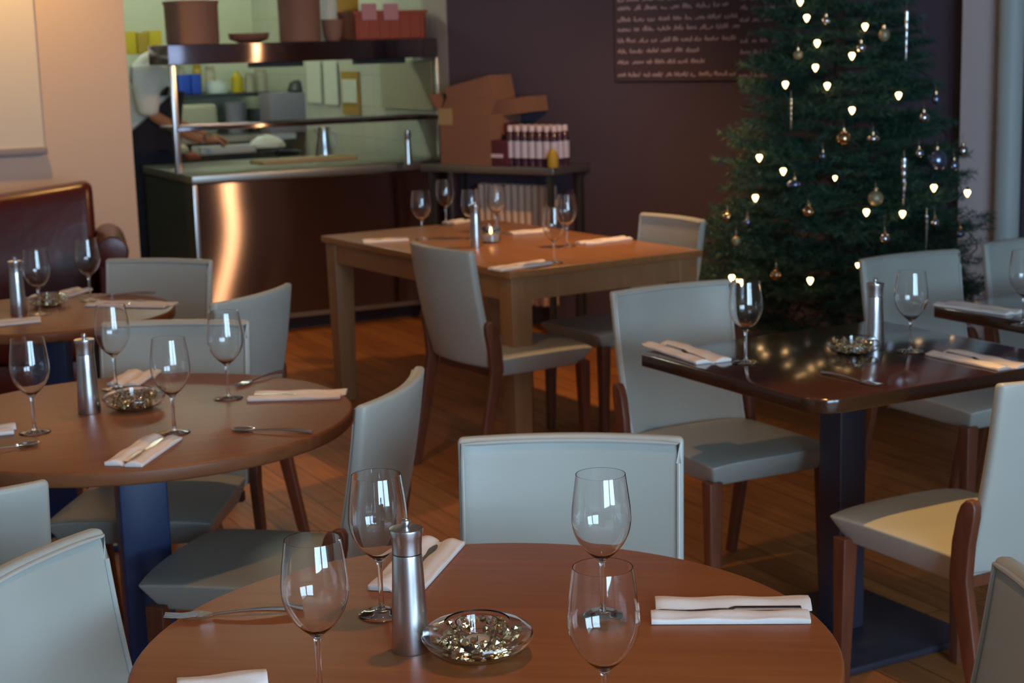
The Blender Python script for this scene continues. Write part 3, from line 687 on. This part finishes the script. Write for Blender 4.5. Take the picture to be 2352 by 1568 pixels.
# ------------------------------------------------------------------ chairs
CH, CW, HS, HB, DEP, LEAN = .858, .416, .459, .425, .418, .086
def make_chair():
    t = empty('dining_chair', (0, 0, 0))
    f_ = []; b_ = []; nu, nv = 17, 12
    def bp_(u, v_, k):
        y = -DEP / 2 + .0066 - LEAN * v_ - .032 * (1 - u * u) - .010 * math.sin(PI * v_)
        hw = CW / 2 * (1 - .02 * (1 - v_))
        return (u * hw, y + k, HB + (CH - HB) * v_)
    for i in range(nu):
        u = -1 + 2 * i / (nu - 1)
        f_.append([bp_(u, j / (nv - 1), 0) for j in range(nv)]); b_.append([bp_(u, j / (nv - 1), -.026) for j in range(nv)])
    bk = MB().solid(f_, b_).obj('backrest', 'leather', t, bevel=.009, seg=3, bang=55, ang=50)
    e = .93
    pts = [bp_(-.955, j / 12 * .975, .001) for j in range(13)] + [bp_(-.955 + 1.91 * i / 16, .975, .001) for i in range(1, 17)] + [bp_(.955, .975 * (1 - j / 12), .001) for j in range(1, 13)]
    MB().tube(pts, .0045, 8).obj('piping', 'leather_seam', bk)
    # seat: padded top, sides that slope inwards below
    n = 10; tp_ = []; bt = []
    for i in range(n + 1):
        u = -1 + 2 * i / n; a = []; b = []
        for j in range(n + 1):
            v_ = j / n; hw = .198 + .012 * v_; y = -DEP / 2 - .005 + (DEP + .02) * v_
            a.append((u * hw, y + (.012 * (1 - u * u) if j == n else 0), HS - .010 * (u ** 4) - .006 * (2 * v_ - 1) ** 4 + .004))
            hw2 = .188; y2 = -DEP / 2 + .01 + (DEP - .035) * v_
            b.append((u * hw2 * .95, y2, .385))
        tp_.append(a); bt.append(b)
    MB().solid(tp_, bt).obj('seat', 'leather', t, bevel=.007, seg=3, bang=48, ang=45)
    for s in (-1, 1):
        # front leg, tapered
        x, y = s * .186, DEP / 2 - .022; v = []
        for z, h, dx in ((0, .014, .004), (.40, .021, 0)):
            v += [(x + s * dx + a * h, y + b * h + .006 * (z == 0), z) for b in (-1, 1) for a in (-1, 1)]
        v2 = [(0, 2, 3, 1), (4, 5, 7, 6), (0, 1, 5, 4), (1, 3, 7, 5), (3, 2, 6, 7), (2, 0, 4, 6)]
        MB().add(v, v2).obj('leg', 'chair_wood', t, bevel=.003)
        # rear leg: raked below, rising beside the back to a rounded end
        ctr = [(-DEP / 2 - .105, 0, .016), (-DEP / 2 - .055, .22, .020), (-DEP / 2 - .012, .42, .026), (-DEP / 2 - .018, .50, .026), (-DEP / 2 - .030, .56, .025), (-DEP / 2 - .036, .585, .020), (-DEP / 2 - .040, .598, .010)]
        poly = [(y - h, z) for y, z, h in ctr] + [(y + h, z) for y, z, h in ctr[::-1]]
        x0, x1 = (s * (CW / 2 - .002), s * (CW / 2 + .022)); x0, x1 = min(x0, x1), max(x0, x1)
        M_ = Matrix(((0, 0, 1, 0), (1, 0, 0, 0), (0, 1, 0, 0), (0, 0, 0, 1)))
        MB().prism(poly, x0, x1, M_).obj('leg', 'chair_wood', t, bevel=.004)
    MB().box(-.19, .19, -DEP / 2 + .0, -DEP / 2 + .03, .385, .41).obj('seat_rail', 'chair_wood', t)
    return t
chair = make_chair()
CHAIRS = [
 (.0732, 2.5806, 3.0468, 'white leather chair on the far side of the near round table, seen front on'),
 (.0032, 5.9739, -.9794, 'white leather chair tucked under the oak table, its back towards us'),
 (.6102, 4.4363, 3.6069, 'white leather chair behind the left end of the dark table, facing us'),
 (1.0322, 3.5995, .5063, 'white leather chair at the right edge, warm light across its seat'),
 (-.5549, 3.4662, 1.326, 'white leather chair between the two round tables, its back seen edge-on'),
 (-1.0519, 4.9199, 1.1424, 'white leather chair whose curved back stands in front of the steel counter'),
 (-.9331, 4.0004, 3.0745, 'white leather chair on the far side of the left round table'),
 (-1.325, 5.36, 2.85, 'white leather chair behind the small round table, beside the counter corner'),
 (1.452, 4.98, 3.6121, 'white leather chair whose back stands just below the tree baubles'),
 (.4166, 6.442, 2.1321, 'white leather chair at the tree end of the oak table, its back warm-lit'),
 (-.42, 2.10, R(-107.5), 'white leather chair in the bottom left corner, at the near round table'),
 (-1.12, 2.87, R(25), 'white leather chair cut by the left edge, near side of the left round table'),
 (.35, 1.96, R(84), 'white leather chair cut by the bottom right corner, its back rounded'),
 (1.94, 5.29, R(207), 'white leather chair at the upper right edge, below the pale pillar'),
]
for x, y, a, lab in CHAIRS: inst(chair, (x, y, 0), a, lab, 'chair', 'white leather dining chairs')

# ------------------------------------------------------------------ tableware prototypes
def make_glass():
    t = empty('wine_glass', (0, 0, 0))
    bo = [(.0, .0805), (.0050, .0810), (.0105, .0870), (.0200, .0950), (.0310, .1075), (.0390, .1230), (.0428, .1390), (.0430, .1550), (.0412, .1740), (.0385, .1940), (.0360, .212)]
    # smooth the outline
    def cr_(P, n=5):
        o = []
        for i in range(len(P) - 1):
            p0_, p1, p2, p3 = P[max(i - 1, 0)], P[i], P[i + 1], P[min(i + 2, len(P) - 1)]
            for k in range(n):
                s = k / n
                o.append(tuple(.5 * (2 * p1[q] + (p2[q] - p0_[q]) * s + (2 * p0_[q] - 5 * p1[q] + 4 * p2[q] - p3[q]) * s * s + (3 * p1[q] - p0_[q] - 3 * p2[q] + p3[q]) * s ** 3) for q in (0, 1)))
        o.append(P[-1]); return o
    out = cr_(bo); out = [(max(r_, 0), z) for r_, z in out]
    inn = []
    for i, (r_, z) in enumerate(out):
        tt = .0010 if z > .10 else .0010 + .0035 * ((.10 - z) / .02) ** 2
        if r_ < .004: inn.append((0, z + tt))
        else:
            j = min(max(i, 1), len(out) - 2); dx, dz = out[j + 1][0] - out[j - 1][0], out[j + 1][1] - out[j - 1][1]; L = math.hypot(dx, dz)
            inn.append((max(r_ - dz / L * tt, .0002), z + dx / L * tt))
    prof = out + inn[::-1]
    MB().lathe(prof, 64).obj('bowl', 'clear_glass', t, ang=80)
    MB().lathe([(0, .0803), (.0048, .0803), (.0043, .076), (.0040, .070), (.0036, .055), (.0036, .03), (.0042, .014), (.006, .0075), (0, .0075)], 24).obj('stem', 'clear_glass', t, ang=60)
    MB().lathe([(0, .0072), (.007, .0070), (.016, .0042), (.028, .0026), (.0345, .0018), (.035, .0010), (.0345, .0004), (0, .0004)], 48).obj('foot', 'clear_glass', t, ang=60)
    return t
glass_ = make_glass()
def make_mill():
    t = empty('pepper_mill', (0, 0, 0))
    MB().lathe([(0, 0), (.0258, 0), (.0265, .003), (.0245, .05), (.0222, .10), (.0208, .136), (.0203, .1395), (0, .1395)], 40).obj('mill_body', 'steel', t, ang=35)
    MB().lathe([(0, .1410), (.0204, .1410), (.0205, .150), (.0214, .163), (.0236, .172), (.0232, .175), (.016, .1765), (0, .1765)], 40).obj('mill_head', 'steel', t, ang=35)
    MB().lathe([(0, .176), (.004, .176), (.004, .179), (.007, .184), (.005, .188), (0, .189)], 20).obj('knob', 'steel', t, ang=60)
    return t
mill = make_mill()
def make_dish():
    t = empty('glass_dish', (0, 0, 0))
    out = [(0, 0), (.030, 0), (.050, .004), (.068, .014), (.0765, .027), (.077, .030), (.074, .036), (.060, .044), (.045, .049)]
    inn = [(.044, .047), (.059, .042), (.0725, .0345), (.075, .0295), (.0665, .016), (.049, .0065), (.03, .0030), (0, .0030)]
    MB().lathe(out + inn, 56).obj('dish_body', 'clear_glass', t, ang=60)
    cup = [(0, .0035), (.017, .0035), (.022, .010), (.0270, .030), (.030, .048), (.0285, .048), (.0255, .030), (.020, .012), (.015, .0075), (0, .0075)]
    MB().lathe(cup, 40).obj('inner_cup', 'clear_glass', t, ang=60)
    return t
dish = make_dish()
def make_beads(seed):
    rd = random.Random(seed); mb = MB()
    ico = bmesh.new(); bmesh.ops.create_icosphere(ico, subdivisions=1, radius=1); V = [tuple(v.co) for v in ico.verts]; F = [tuple(v.index for v in f.verts) for f in ico.faces]; ico.free()
    n = 0
    for layer in range(4):
        for k in range(20):
            a = 2 * PI * (k + rd.random()) / 20; z = .010 + layer * .0085
            rmax = [.044, .058, .064, .060][layer]; r_ = rmax - rd.random() ** .7 * (rmax - .036)
            s = rd.uniform(.0048, .0078); T = Matrix.Translation((r_ * math.cos(a), r_ * math.sin(a), z)) @ Matrix.Rotation(rd.random() * 3, 4, 'X') @ Matrix.Diagonal((s, s * rd.uniform(.7, 1), s * rd.uniform(.6, 1), 1))
            mb.add(V, F, T)
    return mb.mesh('gold_beads', 'bead_gold', smooth=False)
bead_mesh = make_beads(3)
def make_tealight():
    t = empty('tealight', (0, 0, 0))
    MB().lathe([(0, 0), (.0175, 0), (.018, .001), (.018, .015), (.0172, .015), (.0172, .012), (0, .012)], 28).obj('metal_cup', 'chrome', t)
    MB().lathe([(0, .0085), (.0170, .0085), (.0170, .0122), (.003, .0125), (0, .0125)], 24).obj('wax', 'wax', t)
    MB().tube([(0, 0, .012), (0, 0, .019)], .0008, 6).obj('wick', 'hair', t)
    return t
tea = make_tealight()
def napkin(name, A, B, wd, label, group, seed=1, fan=0):
    """folded napkin from A to B (pixels on the table top), wd metres across"""
    P, Q = at(*A, .75), at(*B, .75); L = (Q - P).length; a = math.atan2(Q.y - P.y, Q.x - P.x); rd = random.Random(seed)
    t = empty(name, ((P + Q) / 2 + Vector((0, 0, .0005))), a); tag(t, label, 'napkin', group)
    for side in (-1, 1):
        tp_ = []; bt = []
        ph = rd.uniform(0, 6)
        for i in range(21):
            x = -L / 2 + L * i / 20; r1 = []; r2 = []
            for j in range(8):
                v_ = j / 7; y = side * (.003 + v_ * (wd / 2 - .003)) * (1 + fan * (i / 20 - .5) * (side > 0))
                z = .0035 + .0075 * math.sin(PI * min(1, v_ * 1.25) * .8) + .0012 * math.sin(x * 60 + ph + 3 * v_)
                r1.append((x + .004 * side, y, z)); r2.append((x + .004 * side, y, 0.0))
            tp_.append(r1); bt.append(r2)
        MB().solid(tp_, bt).obj('folded_half', 'napkin_paper', t, bevel=.001, seg=1, ang=60)
    MB().box(-L / 2 + .002, L / 2 - .002, -.006, .006, 0, .003).obj('fold', 'napkin_paper', t)
    return t, (P + Q) / 2, a
def knife_mesh():
    mb = MB(); n = 20; tp_ = []; bt = []
    for i in range(n + 1):
        x = -.105 + .21 * i / n
        if x < .0: h, zz, th = .0052, .0016, .0035      # handle
        else: h, zz, th = .0085 * min(1, math.sqrt(max(.02, (.105 - x) / .03))), .0, .0012
        tp_.append([(x, -h, th + zz), (x, h, th + zz)]); bt.append([(x, -h, zz), (x, h, zz)])
    mb.solid(tp_, bt); return mb.mesh('knife', 'chrome', bevel=.0006, seg=1)
def fork_mesh():
    mb = MB(); pts = []
    for i in range(13):
        x = -.10 + .13 * i / 12; pts.append((x, 0, .003 + .004 * (1 - ((x + .035) / .065) ** 2)))
    mb.tube(pts, [.0052 - .0030 * min(1, i / 8) for i in range(13)], 8)
    tp_ = []; bt = []
    for i in range(6):
        x = .03 + .022 * i / 5; h = .003 + .0085 * math.sin(PI / 2 * i / 5); tp_.append([(x, -h, .006), (x, h, .006)]); bt.append([(x, -h, .0045), (x, h, .0045)])
    mb.solid(tp_, bt)
    for k in range(4):
        y = (k - 1.5) * .0062; mb.tube([(.05, y, .005), (.075, y, .0035), (.10, y, .0065)], [.0018, .0016, .0009], 6)
    return mb.mesh('fork', 'chrome')
def spoon_mesh():
    mb = MB(); pts = []
    for i in range(13):
        x = -.10 + .14 * i / 12; pts.append((x, 0, .003 + .004 * (1 - ((x + .03) / .07) ** 2)))
    mb.tube(pts, [.0050 - .0028 * min(1, i / 8) for i in range(13)], 8)
    mb.lathe([(0, .001), (.5, .0016), (.8, .003), (1, .0065), (.93, .0065), (.75, .004), (0, .0022)], 24, Matrix.Translation((.062, 0, 0)) @ Matrix.Diagonal((.026, .017, 1, 1)))
    return mb.mesh('spoon', 'chrome')
KN, FK, SPN = knife_mesh(), fork_mesh(), spoon_mesh()
def cutlery(kind, P, a, z, label, group='cutlery on the tables'):
    o = bpy.data.objects.new(kind, {'knife': KN, 'fork': FK, 'spoon': SPN}[kind]); COL.objects.link(o)
    o.location = (P[0], P[1], z); o.rotation_euler = (0, 0, a); return tag(o, label, kind, group)
def cut_px(kind, A, B, label):
    P, Q = at(*A, .75), at(*B, .75); return cutlery(kind, ((P.x + Q.x) / 2, (P.y + Q.y) / 2), math.atan2(Q.y - P.y, Q.x - P.x), .7508, label)

# ------------------------------------------------------------------ glasses
GZ = .962
GL = [
 ('foot', 877, 1410, 'wine glass behind the mill on the near round table'),
 ('foot', 1385, 1412, 'wine glass in front of the white chair back on the near round table'),
 ('rim', 717, 1238, 'wine glass left of the mill on the near round table, nearest the bottom edge'),
 ('rim', 1384, 1302, 'wine glass right of the bead dish, overlapping the glass behind it'),
 ('foot', 80, 993, 'wine glass at the far left of the left round table'),
 ('foot', 401, 994, 'wine glass beside the napkin at the front of the left round table'),
 ('foot', 525, 915, 'wine glass left of the cutlery napkin on the left round table'),
 ('foot', 267, 893, 'wine glass at the back of the left round table, behind the bead dish'),
 ('foot', 208, 690, 'wine glass on the small round table, against the dark sofa arm'),
 ('foot', 92, 722, 'wine glass beside the mill on the small round table'),
 ('foot', 1713, 833, 'wine glass beside the folded napkin on the dark table'),
 ('foot', 2091, 808, 'wine glass right of the mill on the dark table'),
 ('foot', 2350, 748, 'wine glass cut by the right edge, on the farther dark table'),
 ('foot', 970, 550, 'wine glass at the left of the oak table, beside a napkin'),
 ('foot', 1025, 517, 'wine glass at the far left corner of the oak table'),
 ('foot', 1142, 535, 'wine glass behind the candle on the oak table'),
 ('foot', 1084, 548, 'wine glass just left of the candle on the oak table'),
 ('foot', 1303, 565, 'wine glass on the right half of the oak table, beside a napkin'),
 ('foot', 1273, 604, 'wine glass nearest the front corner of the oak table'),
]
for k, px, py, lab in GL:
    P = at(px, py, .75 if k == 'foot' else GZ); P.z = .7502
    inst(glass_, P, random.uniform(0, 6), lab, 'wine glass', 'stemmed wine glasses')
# ------------------------------------------------------------------ mills, dishes
for px, py, lab in [(944, 1492, 'tapered steel pepper mill on the near round table'), (206, 948, 'steel pepper mill on the left round table'),
                    (44, 722, 'steel pepper mill on the small round table by the sofa'), (2008, 800, 'steel pepper mill on the dark table in front of the tree'),
                    (1094, 568, 'steel pepper mill on the oak table')]:
    P = at(px, py, .75); P.z = .7502; inst(mill, P, random.uniform(0, 6), lab, 'pepper mill', 'steel pepper mills')
for i, (px, py, s, lab) in enumerate([(1098, 1503, 1, 'near round table'), (309, 938, .95, 'left round table'), (112, 703, .9, 'small round table by the sofa'), (1960, 812, .9, 'dark table in front of the tree')]):
    P = at(px, py, .75); P.z = .7502
    o = inst(dish, P, i, 'clear glass dish of gold beads on the ' + lab, 'dish', 'glass bead dishes'); o.scale = (s,) * 3
    b = bpy.data.objects.new('gold_beads', bead_mesh); COL.objects.link(b); b.location = P; b.rotation_euler = (0, 0, i * 1.3); b.scale = (s,) * 3
    tag(b, 'gold and silver beads filling the glass dish on the ' + lab, 'beads', 'beads in the glass dishes', 'stuff')
    P2 = P.copy(); P2.z += .0078 * s
    inst(tea, P2, 0, 'tealight in the bead dish on the ' + lab, 'candle', 'tealights')
# candle in a tumbler on the oak table
P = at(1128, 556, .75); P.z = .7502
tb = empty('candle_holder', P); tag(tb, 'glass tumbler with a lit candle in the middle of the oak table', 'candle holder')
MB().lathe([(0, 0), (.036, 0), (.040, .004), (.043, .075), (.0415, .075), (.0385, .008), (0, .006)], 40).obj('tumbler', 'clear_glass', tb, ang=60)
MB().lathe([(0, .0065), (.0335, .0065), (.0345, .012), (.036, .038), (0, .038)], 32).obj('wax', 'wax', tb)
MB().lathe([(0, .040), (.004, .044), (.0045, .050), (.002, .060), (0, .065)], 16).obj('flame', 'flame', tb)
# ------------------------------------------------------------------ napkins and cutlery
NG = 'folded paper napkins'
t, P, a = napkin('napkin', (1500, 1408), (1860, 1406), .098, 'white folded napkin with a knife, at the right of the near round table', NG, 1)
cutlery('knife', (P.x - .004, P.y), a + PI, .754, 'steel knife lying along the napkin at the right of the near round table')
t, P, a = napkin('napkin', (905, 1362), (1012, 1248), .088, 'white folded napkin behind the mill on the near round table', NG, 2)
cutlery('knife', (P.x, P.y), a, .754, 'steel knife on the napkin behind the mill on the near round table')
t, P, a = napkin('napkin', (400, 1600), (610, 1578), .09, 'white napkin just showing at the bottom edge of the picture', NG, 3)
cut_px('fork', (645, 1408), (425, 1420), 'steel fork left of the glasses on the near round table')
t, P, a = napkin('napkin', (283, 1072), (378, 1008), .085, 'white folded napkin at the front edge of the left round table', NG, 4)
cutlery('knife', (P.x, P.y), a, .754, 'steel knife on the napkin at the front edge of the left round table')
t, P, a = napkin('napkin', (578, 914), (790, 909), .085, 'white folded napkin at the right edge of the left round table', NG, 5)
cutlery('knife', (P.x, P.y), a, .754, 'steel knife on the napkin at the right edge of the left round table')
t, P, a = napkin('napkin', (282, 888), (330, 856), .085, 'white folded napkin behind the bead dish on the left round table', NG, 6)
t, P, a = napkin('napkin', (-120, 1004), (34, 988), .085, 'white napkin cut by the left edge on the left round table', NG, 7)
cut_px('spoon', (700, 996), (540, 990), 'steel spoon lying right of the front glasses on the left round table')
cut_px('fork', (632, 862), (556, 886), 'dark-looking fork beside the napkin at the back of the left round table')
cut_px('spoon', (-60, 1046), (56, 1026), 'steel spoon with its bowl showing at the left edge of the left round table')
t, P, a = napkin('napkin', (-70, 752), (92, 736), .085, 'white napkin at the front of the small round table', NG, 8)
t, P, a = napkin('napkin', (212, 700), (394, 704), .085, 'white napkin at the right edge of the small round table', NG, 9)
cutlery('knife', (P.x, P.y), a, .754, 'steel knife on the napkin at the right edge of the small round table')
t, P, a = napkin('napkin', (118, 688), (190, 666), .085, 'white napkin behind the glass on the small round table', NG, 10)
cut_px('fork', (330, 676), (250, 680), 'steel fork behind the right napkin on the small round table')
t, P, a = napkin('napkin', (1512, 792), (1640, 834), .10, 'white folded napkin at the left corner of the dark table', NG, 11)
cutlery('knife', (P.x, P.y), a, .754, 'steel knife on the napkin at the left corner of the dark table')
t, P, a = napkin('napkin', (2160, 812), (2330, 848), .10, 'white folded napkin at the right of the dark table', NG, 12)
cutlery('knife', (P.x, P.y), a, .754, 'steel knife on the napkin at the right of the dark table')
cut_px('fork', (1885, 858), (2025, 890), 'steel fork near the front corner of the dark table')
t, P, a = napkin('napkin', (2165, 699), (2335, 722), .09, 'white napkin on the farther dark table at the right edge', NG, 13)
for i, (A, B, lab, k) in enumerate([((832, 558), (935, 551), 'at the left end of the oak table', 'n'), ((1030, 514), (1068, 508), 'at the far corner of the oak table', 'n'),
        ((1172, 538), (1250, 532), 'behind the glasses in the middle of the oak table', 'n'), ((1335, 562), (1440, 549), 'at the right end of the oak table', 'n'), ((1135, 622), (1255, 604), 'at the front corner of the oak table', 'n')]):
    t, P, a = napkin('napkin', A, B, .085, 'white folded napkin ' + lab, NG, 20 + i)
    cutlery('knife', (P.x, P.y), a, .754, 'steel knife on the napkin ' + lab)

# ------------------------------------------------------------------ the tree
TX, TY = 1.395, 6.80
def tr_R(z): return max(.02, .315 * (2.66 - z)) if z > .55 else .315 * 2.11 - (.55 - z) * .35
tree = empty('christmas_tree', (TX, TY, 0)); tag(tree, 'decorated green christmas tree with warm lights in front of the dark wall', 'christmas tree')
MB().tube([(0, 0, .12), (0, 0, 1.3), (0, 0, 2.55)], [.035, .025, .01], 10).obj('trunk', 'bark', tree)
MB().lathe([(0, 0), (.15, 0), (.17, .02), (.15, .24), (.13, .24), (.13, .05), (0, .05)], 32).obj('pot', 'dark_metal', tree)
fv = []; ff = []; bv = MB()
rdm = random.Random(11)
def needle(p, d, L, wdt):
    s = d.cross(Vector((rdm.uniform(-1, 1), rdm.uniform(-1, 1), rdm.uniform(-1, 1)))).normalized() * wdt
    n = len(fv); fv.extend([tuple(p - s), tuple(p + s), tuple(p + d * L)]); ff.append((n, n + 1, n + 2))
def twig(p, d, L, dens):
    n = int(L * dens); d = d.normalized()
    a0 = d.cross(Vector((0, 0, 1)));
    if a0.length < .1: a0 = Vector((1, 0, 0))
    a0.normalize(); b0 = d.cross(a0)
    for i in range(n):
        t = (i + rdm.random()) / n; th_ = rdm.uniform(0, 2 * PI)
        o_ = a0 * math.cos(th_) + b0 * math.sin(th_)
        needle(p + d * L * t + Vector((0, 0, -.12 * (L * t) ** 2)), (d * .75 + o_).normalized(), rdm.uniform(.022, .034), .0016)
z = .34
while z < 2.6:
    Rz = tr_R(z); nb = max(5, int(30 * Rz / .6) + 4); off = rdm.random() * 6
    for k in range(nb):
        a = off + 2 * PI * k / nb + rdm.uniform(-.12, .12); L = Rz * rdm.uniform(.78, 1.06); zz = z + rdm.uniform(-.04, .04)
        d = Vector((math.cos(a), math.sin(a), rdm.uniform(-.05, .22))).normalized()
        twig(Vector((0, 0, zz)) + d * L * .35, d, L * .65, 330)
        sd = Vector((-math.sin(a), math.cos(a), 0))
        for q in range(5):
            t = .45 + .11 * q; 
            for s in (-1, 1):
                l2 = max(.05, L * .36 * (1.15 - t)) + .03
                twig(Vector((0, 0, zz)) + d * L * t, (d * .8 + sd * s * .75 + Vector((0, 0, rdm.uniform(-.15, .2)))), l2, 330)
    z += .085
mf = bpy.data.meshes.new('foliage'); mf.from_pydata(fv, [], ff); mf.materials.append(MATS['needles'])
o = bpy.data.objects.new('foliage', mf); COL.objects.link(o); o.parent = tree
def tree_pt(px, py, k=.96):
    d = ray(px, py); o_ = Vector((0, 0, EYE)); best = None; t = 5.5
    while t < 7.6:
        P = o_ + d * t; r_ = math.hypot(P.x - TX, P.y - TY); e = r_ - tr_R(P.z) * k
        if e < 0: return P
        if best is None or e < best[0]: best = (e, P)
        t += .01
    return best[1]
# fairy lights: one string with its bulbs
fl = empty('fairy_lights', (TX, TY, 0)); tag(fl, 'string of warm white fairy lights wound round the christmas tree', 'fairy lights')
BL = [(1838, 3), (1853, 40), (1987, 60), (1877, 98), (1957, 127), (1873, 154), (1804, 193), (1900, 196), (1957, 252), (2064, 218), (1744, 361), (1799, 392), (1735, 453), (2145, 430), (1990, 486), (2073, 490), (1681, 637), (1696, 647), (1861, 643), (1970, 608), (1918, 408), (2222, 442)]  # last entry is a bauble's bright highlight, put in as a glowing bulb
bm_ = MB().lathe([(0, -.019), (.005, -.014), (.011, -.003), (.0125, .004), (.009, .009), (.005, .011), (0, .011)], 16).mesh('bulb', 'bulb_glow')
bs_ = MB().lathe([(0, .010), (.006, .010), (.006, .022), (0, .022)], 10).mesh('bulb_socket', 'cord_green')
for px, py in BL:
    P = tree_pt(px, py, 1.03); o = bpy.data.objects.new('bulb', bm_); COL.objects.link(o); o.parent = fl; o.location = P - Vector((TX, TY, 0))
    if (px, py) in ((1970, 608), (1918, 408)): o.scale = (.7,) * 3
    s = bpy.data.objects.new('bulb_socket', bs_); COL.objects.link(s); s.parent = o
pts = []
for i in range(260):
    t = i / 259; zz = .5 + 2.0 * t; a = t * 2 * PI * 9; r_ = tr_R(zz) * .93; pts.append((r_ * math.cos(a), r_ * math.sin(a), zz + .02 * math.sin(a * 3)))
MB().tube(pts, .0025, 5).obj('cord', 'cord_green', fl)
# baubles
def bauble(name, px, py, rpx, m, label, squash=1, cat='bauble', k=1.05):
    P = tree_pt(px, py, k); r_ = rpx * P.length / FPX
    t = empty(name, P); tag(t, label, cat, 'christmas tree ornaments')
    n = 14; prof = [(r_ * math.sin(PI * i / n), -r_ * math.cos(PI * i / n) * squash) for i in range(n + 1)]
    MB().lathe(prof, 28).obj('ball', m, t, ang=80)
    MB().lathe([(0, r_ * squash * .95), (r_ * .22 + .003, r_ * squash * .95), (r_ * .22 + .003, r_ * squash + .010), (0, r_ * squash + .012)], 12).obj('cap', 'bauble_gold', t)
    MB().tube([(0, 0, r_ * squash + .01), (0, .004, r_ * squash + .03), (0, .012, r_ * squash + .045)], .0012, 5).obj('hanger', 'bauble_gold', t)
    return t
BB = [(1978, 110, 11, 'bauble_silver', 1, 'silver bauble near the tree top, right beside a bright bulb'),
 (1898, 48, 9, 'bauble_silver', 1, 'small silver bauble at the tree top between two bulbs'),
 (2031, 80, 12, 'bauble_matt', 1.2, 'dull pinkish bauble at the tree top, left of the long icicle'),
 (1938, 318, 17, 'bauble_gold', 1, 'largest copper-gold bauble in the middle of the tree'),
 (2005, 318, 15, 'bauble_silver', .55, 'flattened silver bauble right of the copper-gold one'),
 (2122, 270, 12, 'bauble_silver', 1, 'silver bauble near the right side, below the small silver drop'),
 (2111, 352, 10, 'bauble_silver', 1, 'small silver bauble left of the big pale disc bauble'),
 (2212, 346, 11, 'bauble_silver', 1, 'silver bauble on the right outline of the tree beside the pillar'),
 (2191, 380, 12, 'bauble_blue', 1, 'bluish bauble below the one on the right outline'),
 (2152, 368, 22, 'bauble_blue', 1.1, 'big pale bluish bauble on the right of the tree'),
 (1825, 423, 17, 'bauble_blue', .6, 'flattened bluish bauble on the left half of the tree'),
 (1857, 486, 13, 'bauble_gold', 1, 'copper-gold bauble low on the left half, under the flat bluish one'),
 (2011, 455, 17, 'bauble_matt', 1, 'matt champagne bauble above two bulbs'),
 (1671, 498, 12, 'bauble_gold', 1, 'copper-gold bauble on the left outline of the tree'),
 (1717, 510, 9, 'bauble_blue', 1, 'small dark blue bauble near the left outline'),
 (1602, 542, 13, 'bauble_gold', 1, 'gold bauble hanging out beside the warm-lit chair back'),
 (1691, 553, 11, 'bauble_matt', 1, 'dull reddish bauble low on the left of the tree'),
 (1783, 631, 13, 'bauble_gold', 1, 'gold bauble at the bottom left, above the white chair back'),
 (2032, 548, 12, 'bauble_silver', 1, 'silver bauble hanging low in the middle of the tree'),
 (2147, 512, 10, 'bauble_silver', 1, 'small silver bauble beside the thin hanging rod'),
 (2205, 537, 11, 'bauble_blue', .8, 'dark bluish bauble at the lower right outline'),
 (1833, 126, 10, 'bauble_matt', 1, 'dull gold bauble beside the chalkboard writing'),
 (1890, 358, 8, 'bauble_blue', 1, 'tiny dark bauble left of centre, below the copper-gold one'),
 (2150, 228, 9, 'bauble_blue', 1.3, 'small bluish drop at the right outline, high on the tree')]
for px, py, r_, m, sq_, lab in BB: bauble('bauble', px, py, r_, m, lab, sq_)
def icicle(px, y0, y1, wpx, label, m='bauble_silver'):
    P = tree_pt(px, (y0 + y1) / 2, 1.1); sc = P.length / FPX; L = (y1 - y0) * sc; r_ = wpx * sc / 2
    t = empty('icicle_ornament', P); tag(t, label, 'icicle ornament', 'icicle ornaments')
    prof = [(0, -L / 2)]; 
    for i in range(1, 20):
        u = i / 20; prof.append((r_ * (.15 + .85 * u) * (1 + .12 * math.sin(u * 40)), -L / 2 + L * u))
    prof += [(r_ * .9, L / 2), (0, L / 2)]
    MB().lathe(prof[::1], 14).obj('spike', m, t, ang=60)
    MB().tube([(0, 0, L / 2), (0, .006, L / 2 + .03)], .0012, 5).obj('hanger', 'bauble_gold', t)
icicle(2082, 30, 138, 11, 'long silver icicle near the top right of the tree')
icicle(2076, 366, 474, 15, 'long bright silver icicle above a bulb on the right half')
icicle(1817, 228, 300, 9, 'slim rose icicle on the left side, below a bulb', 'bauble_gold')
icicle(2128, 496, 580, 8, 'thin silver rod hanging just above the white chair back')
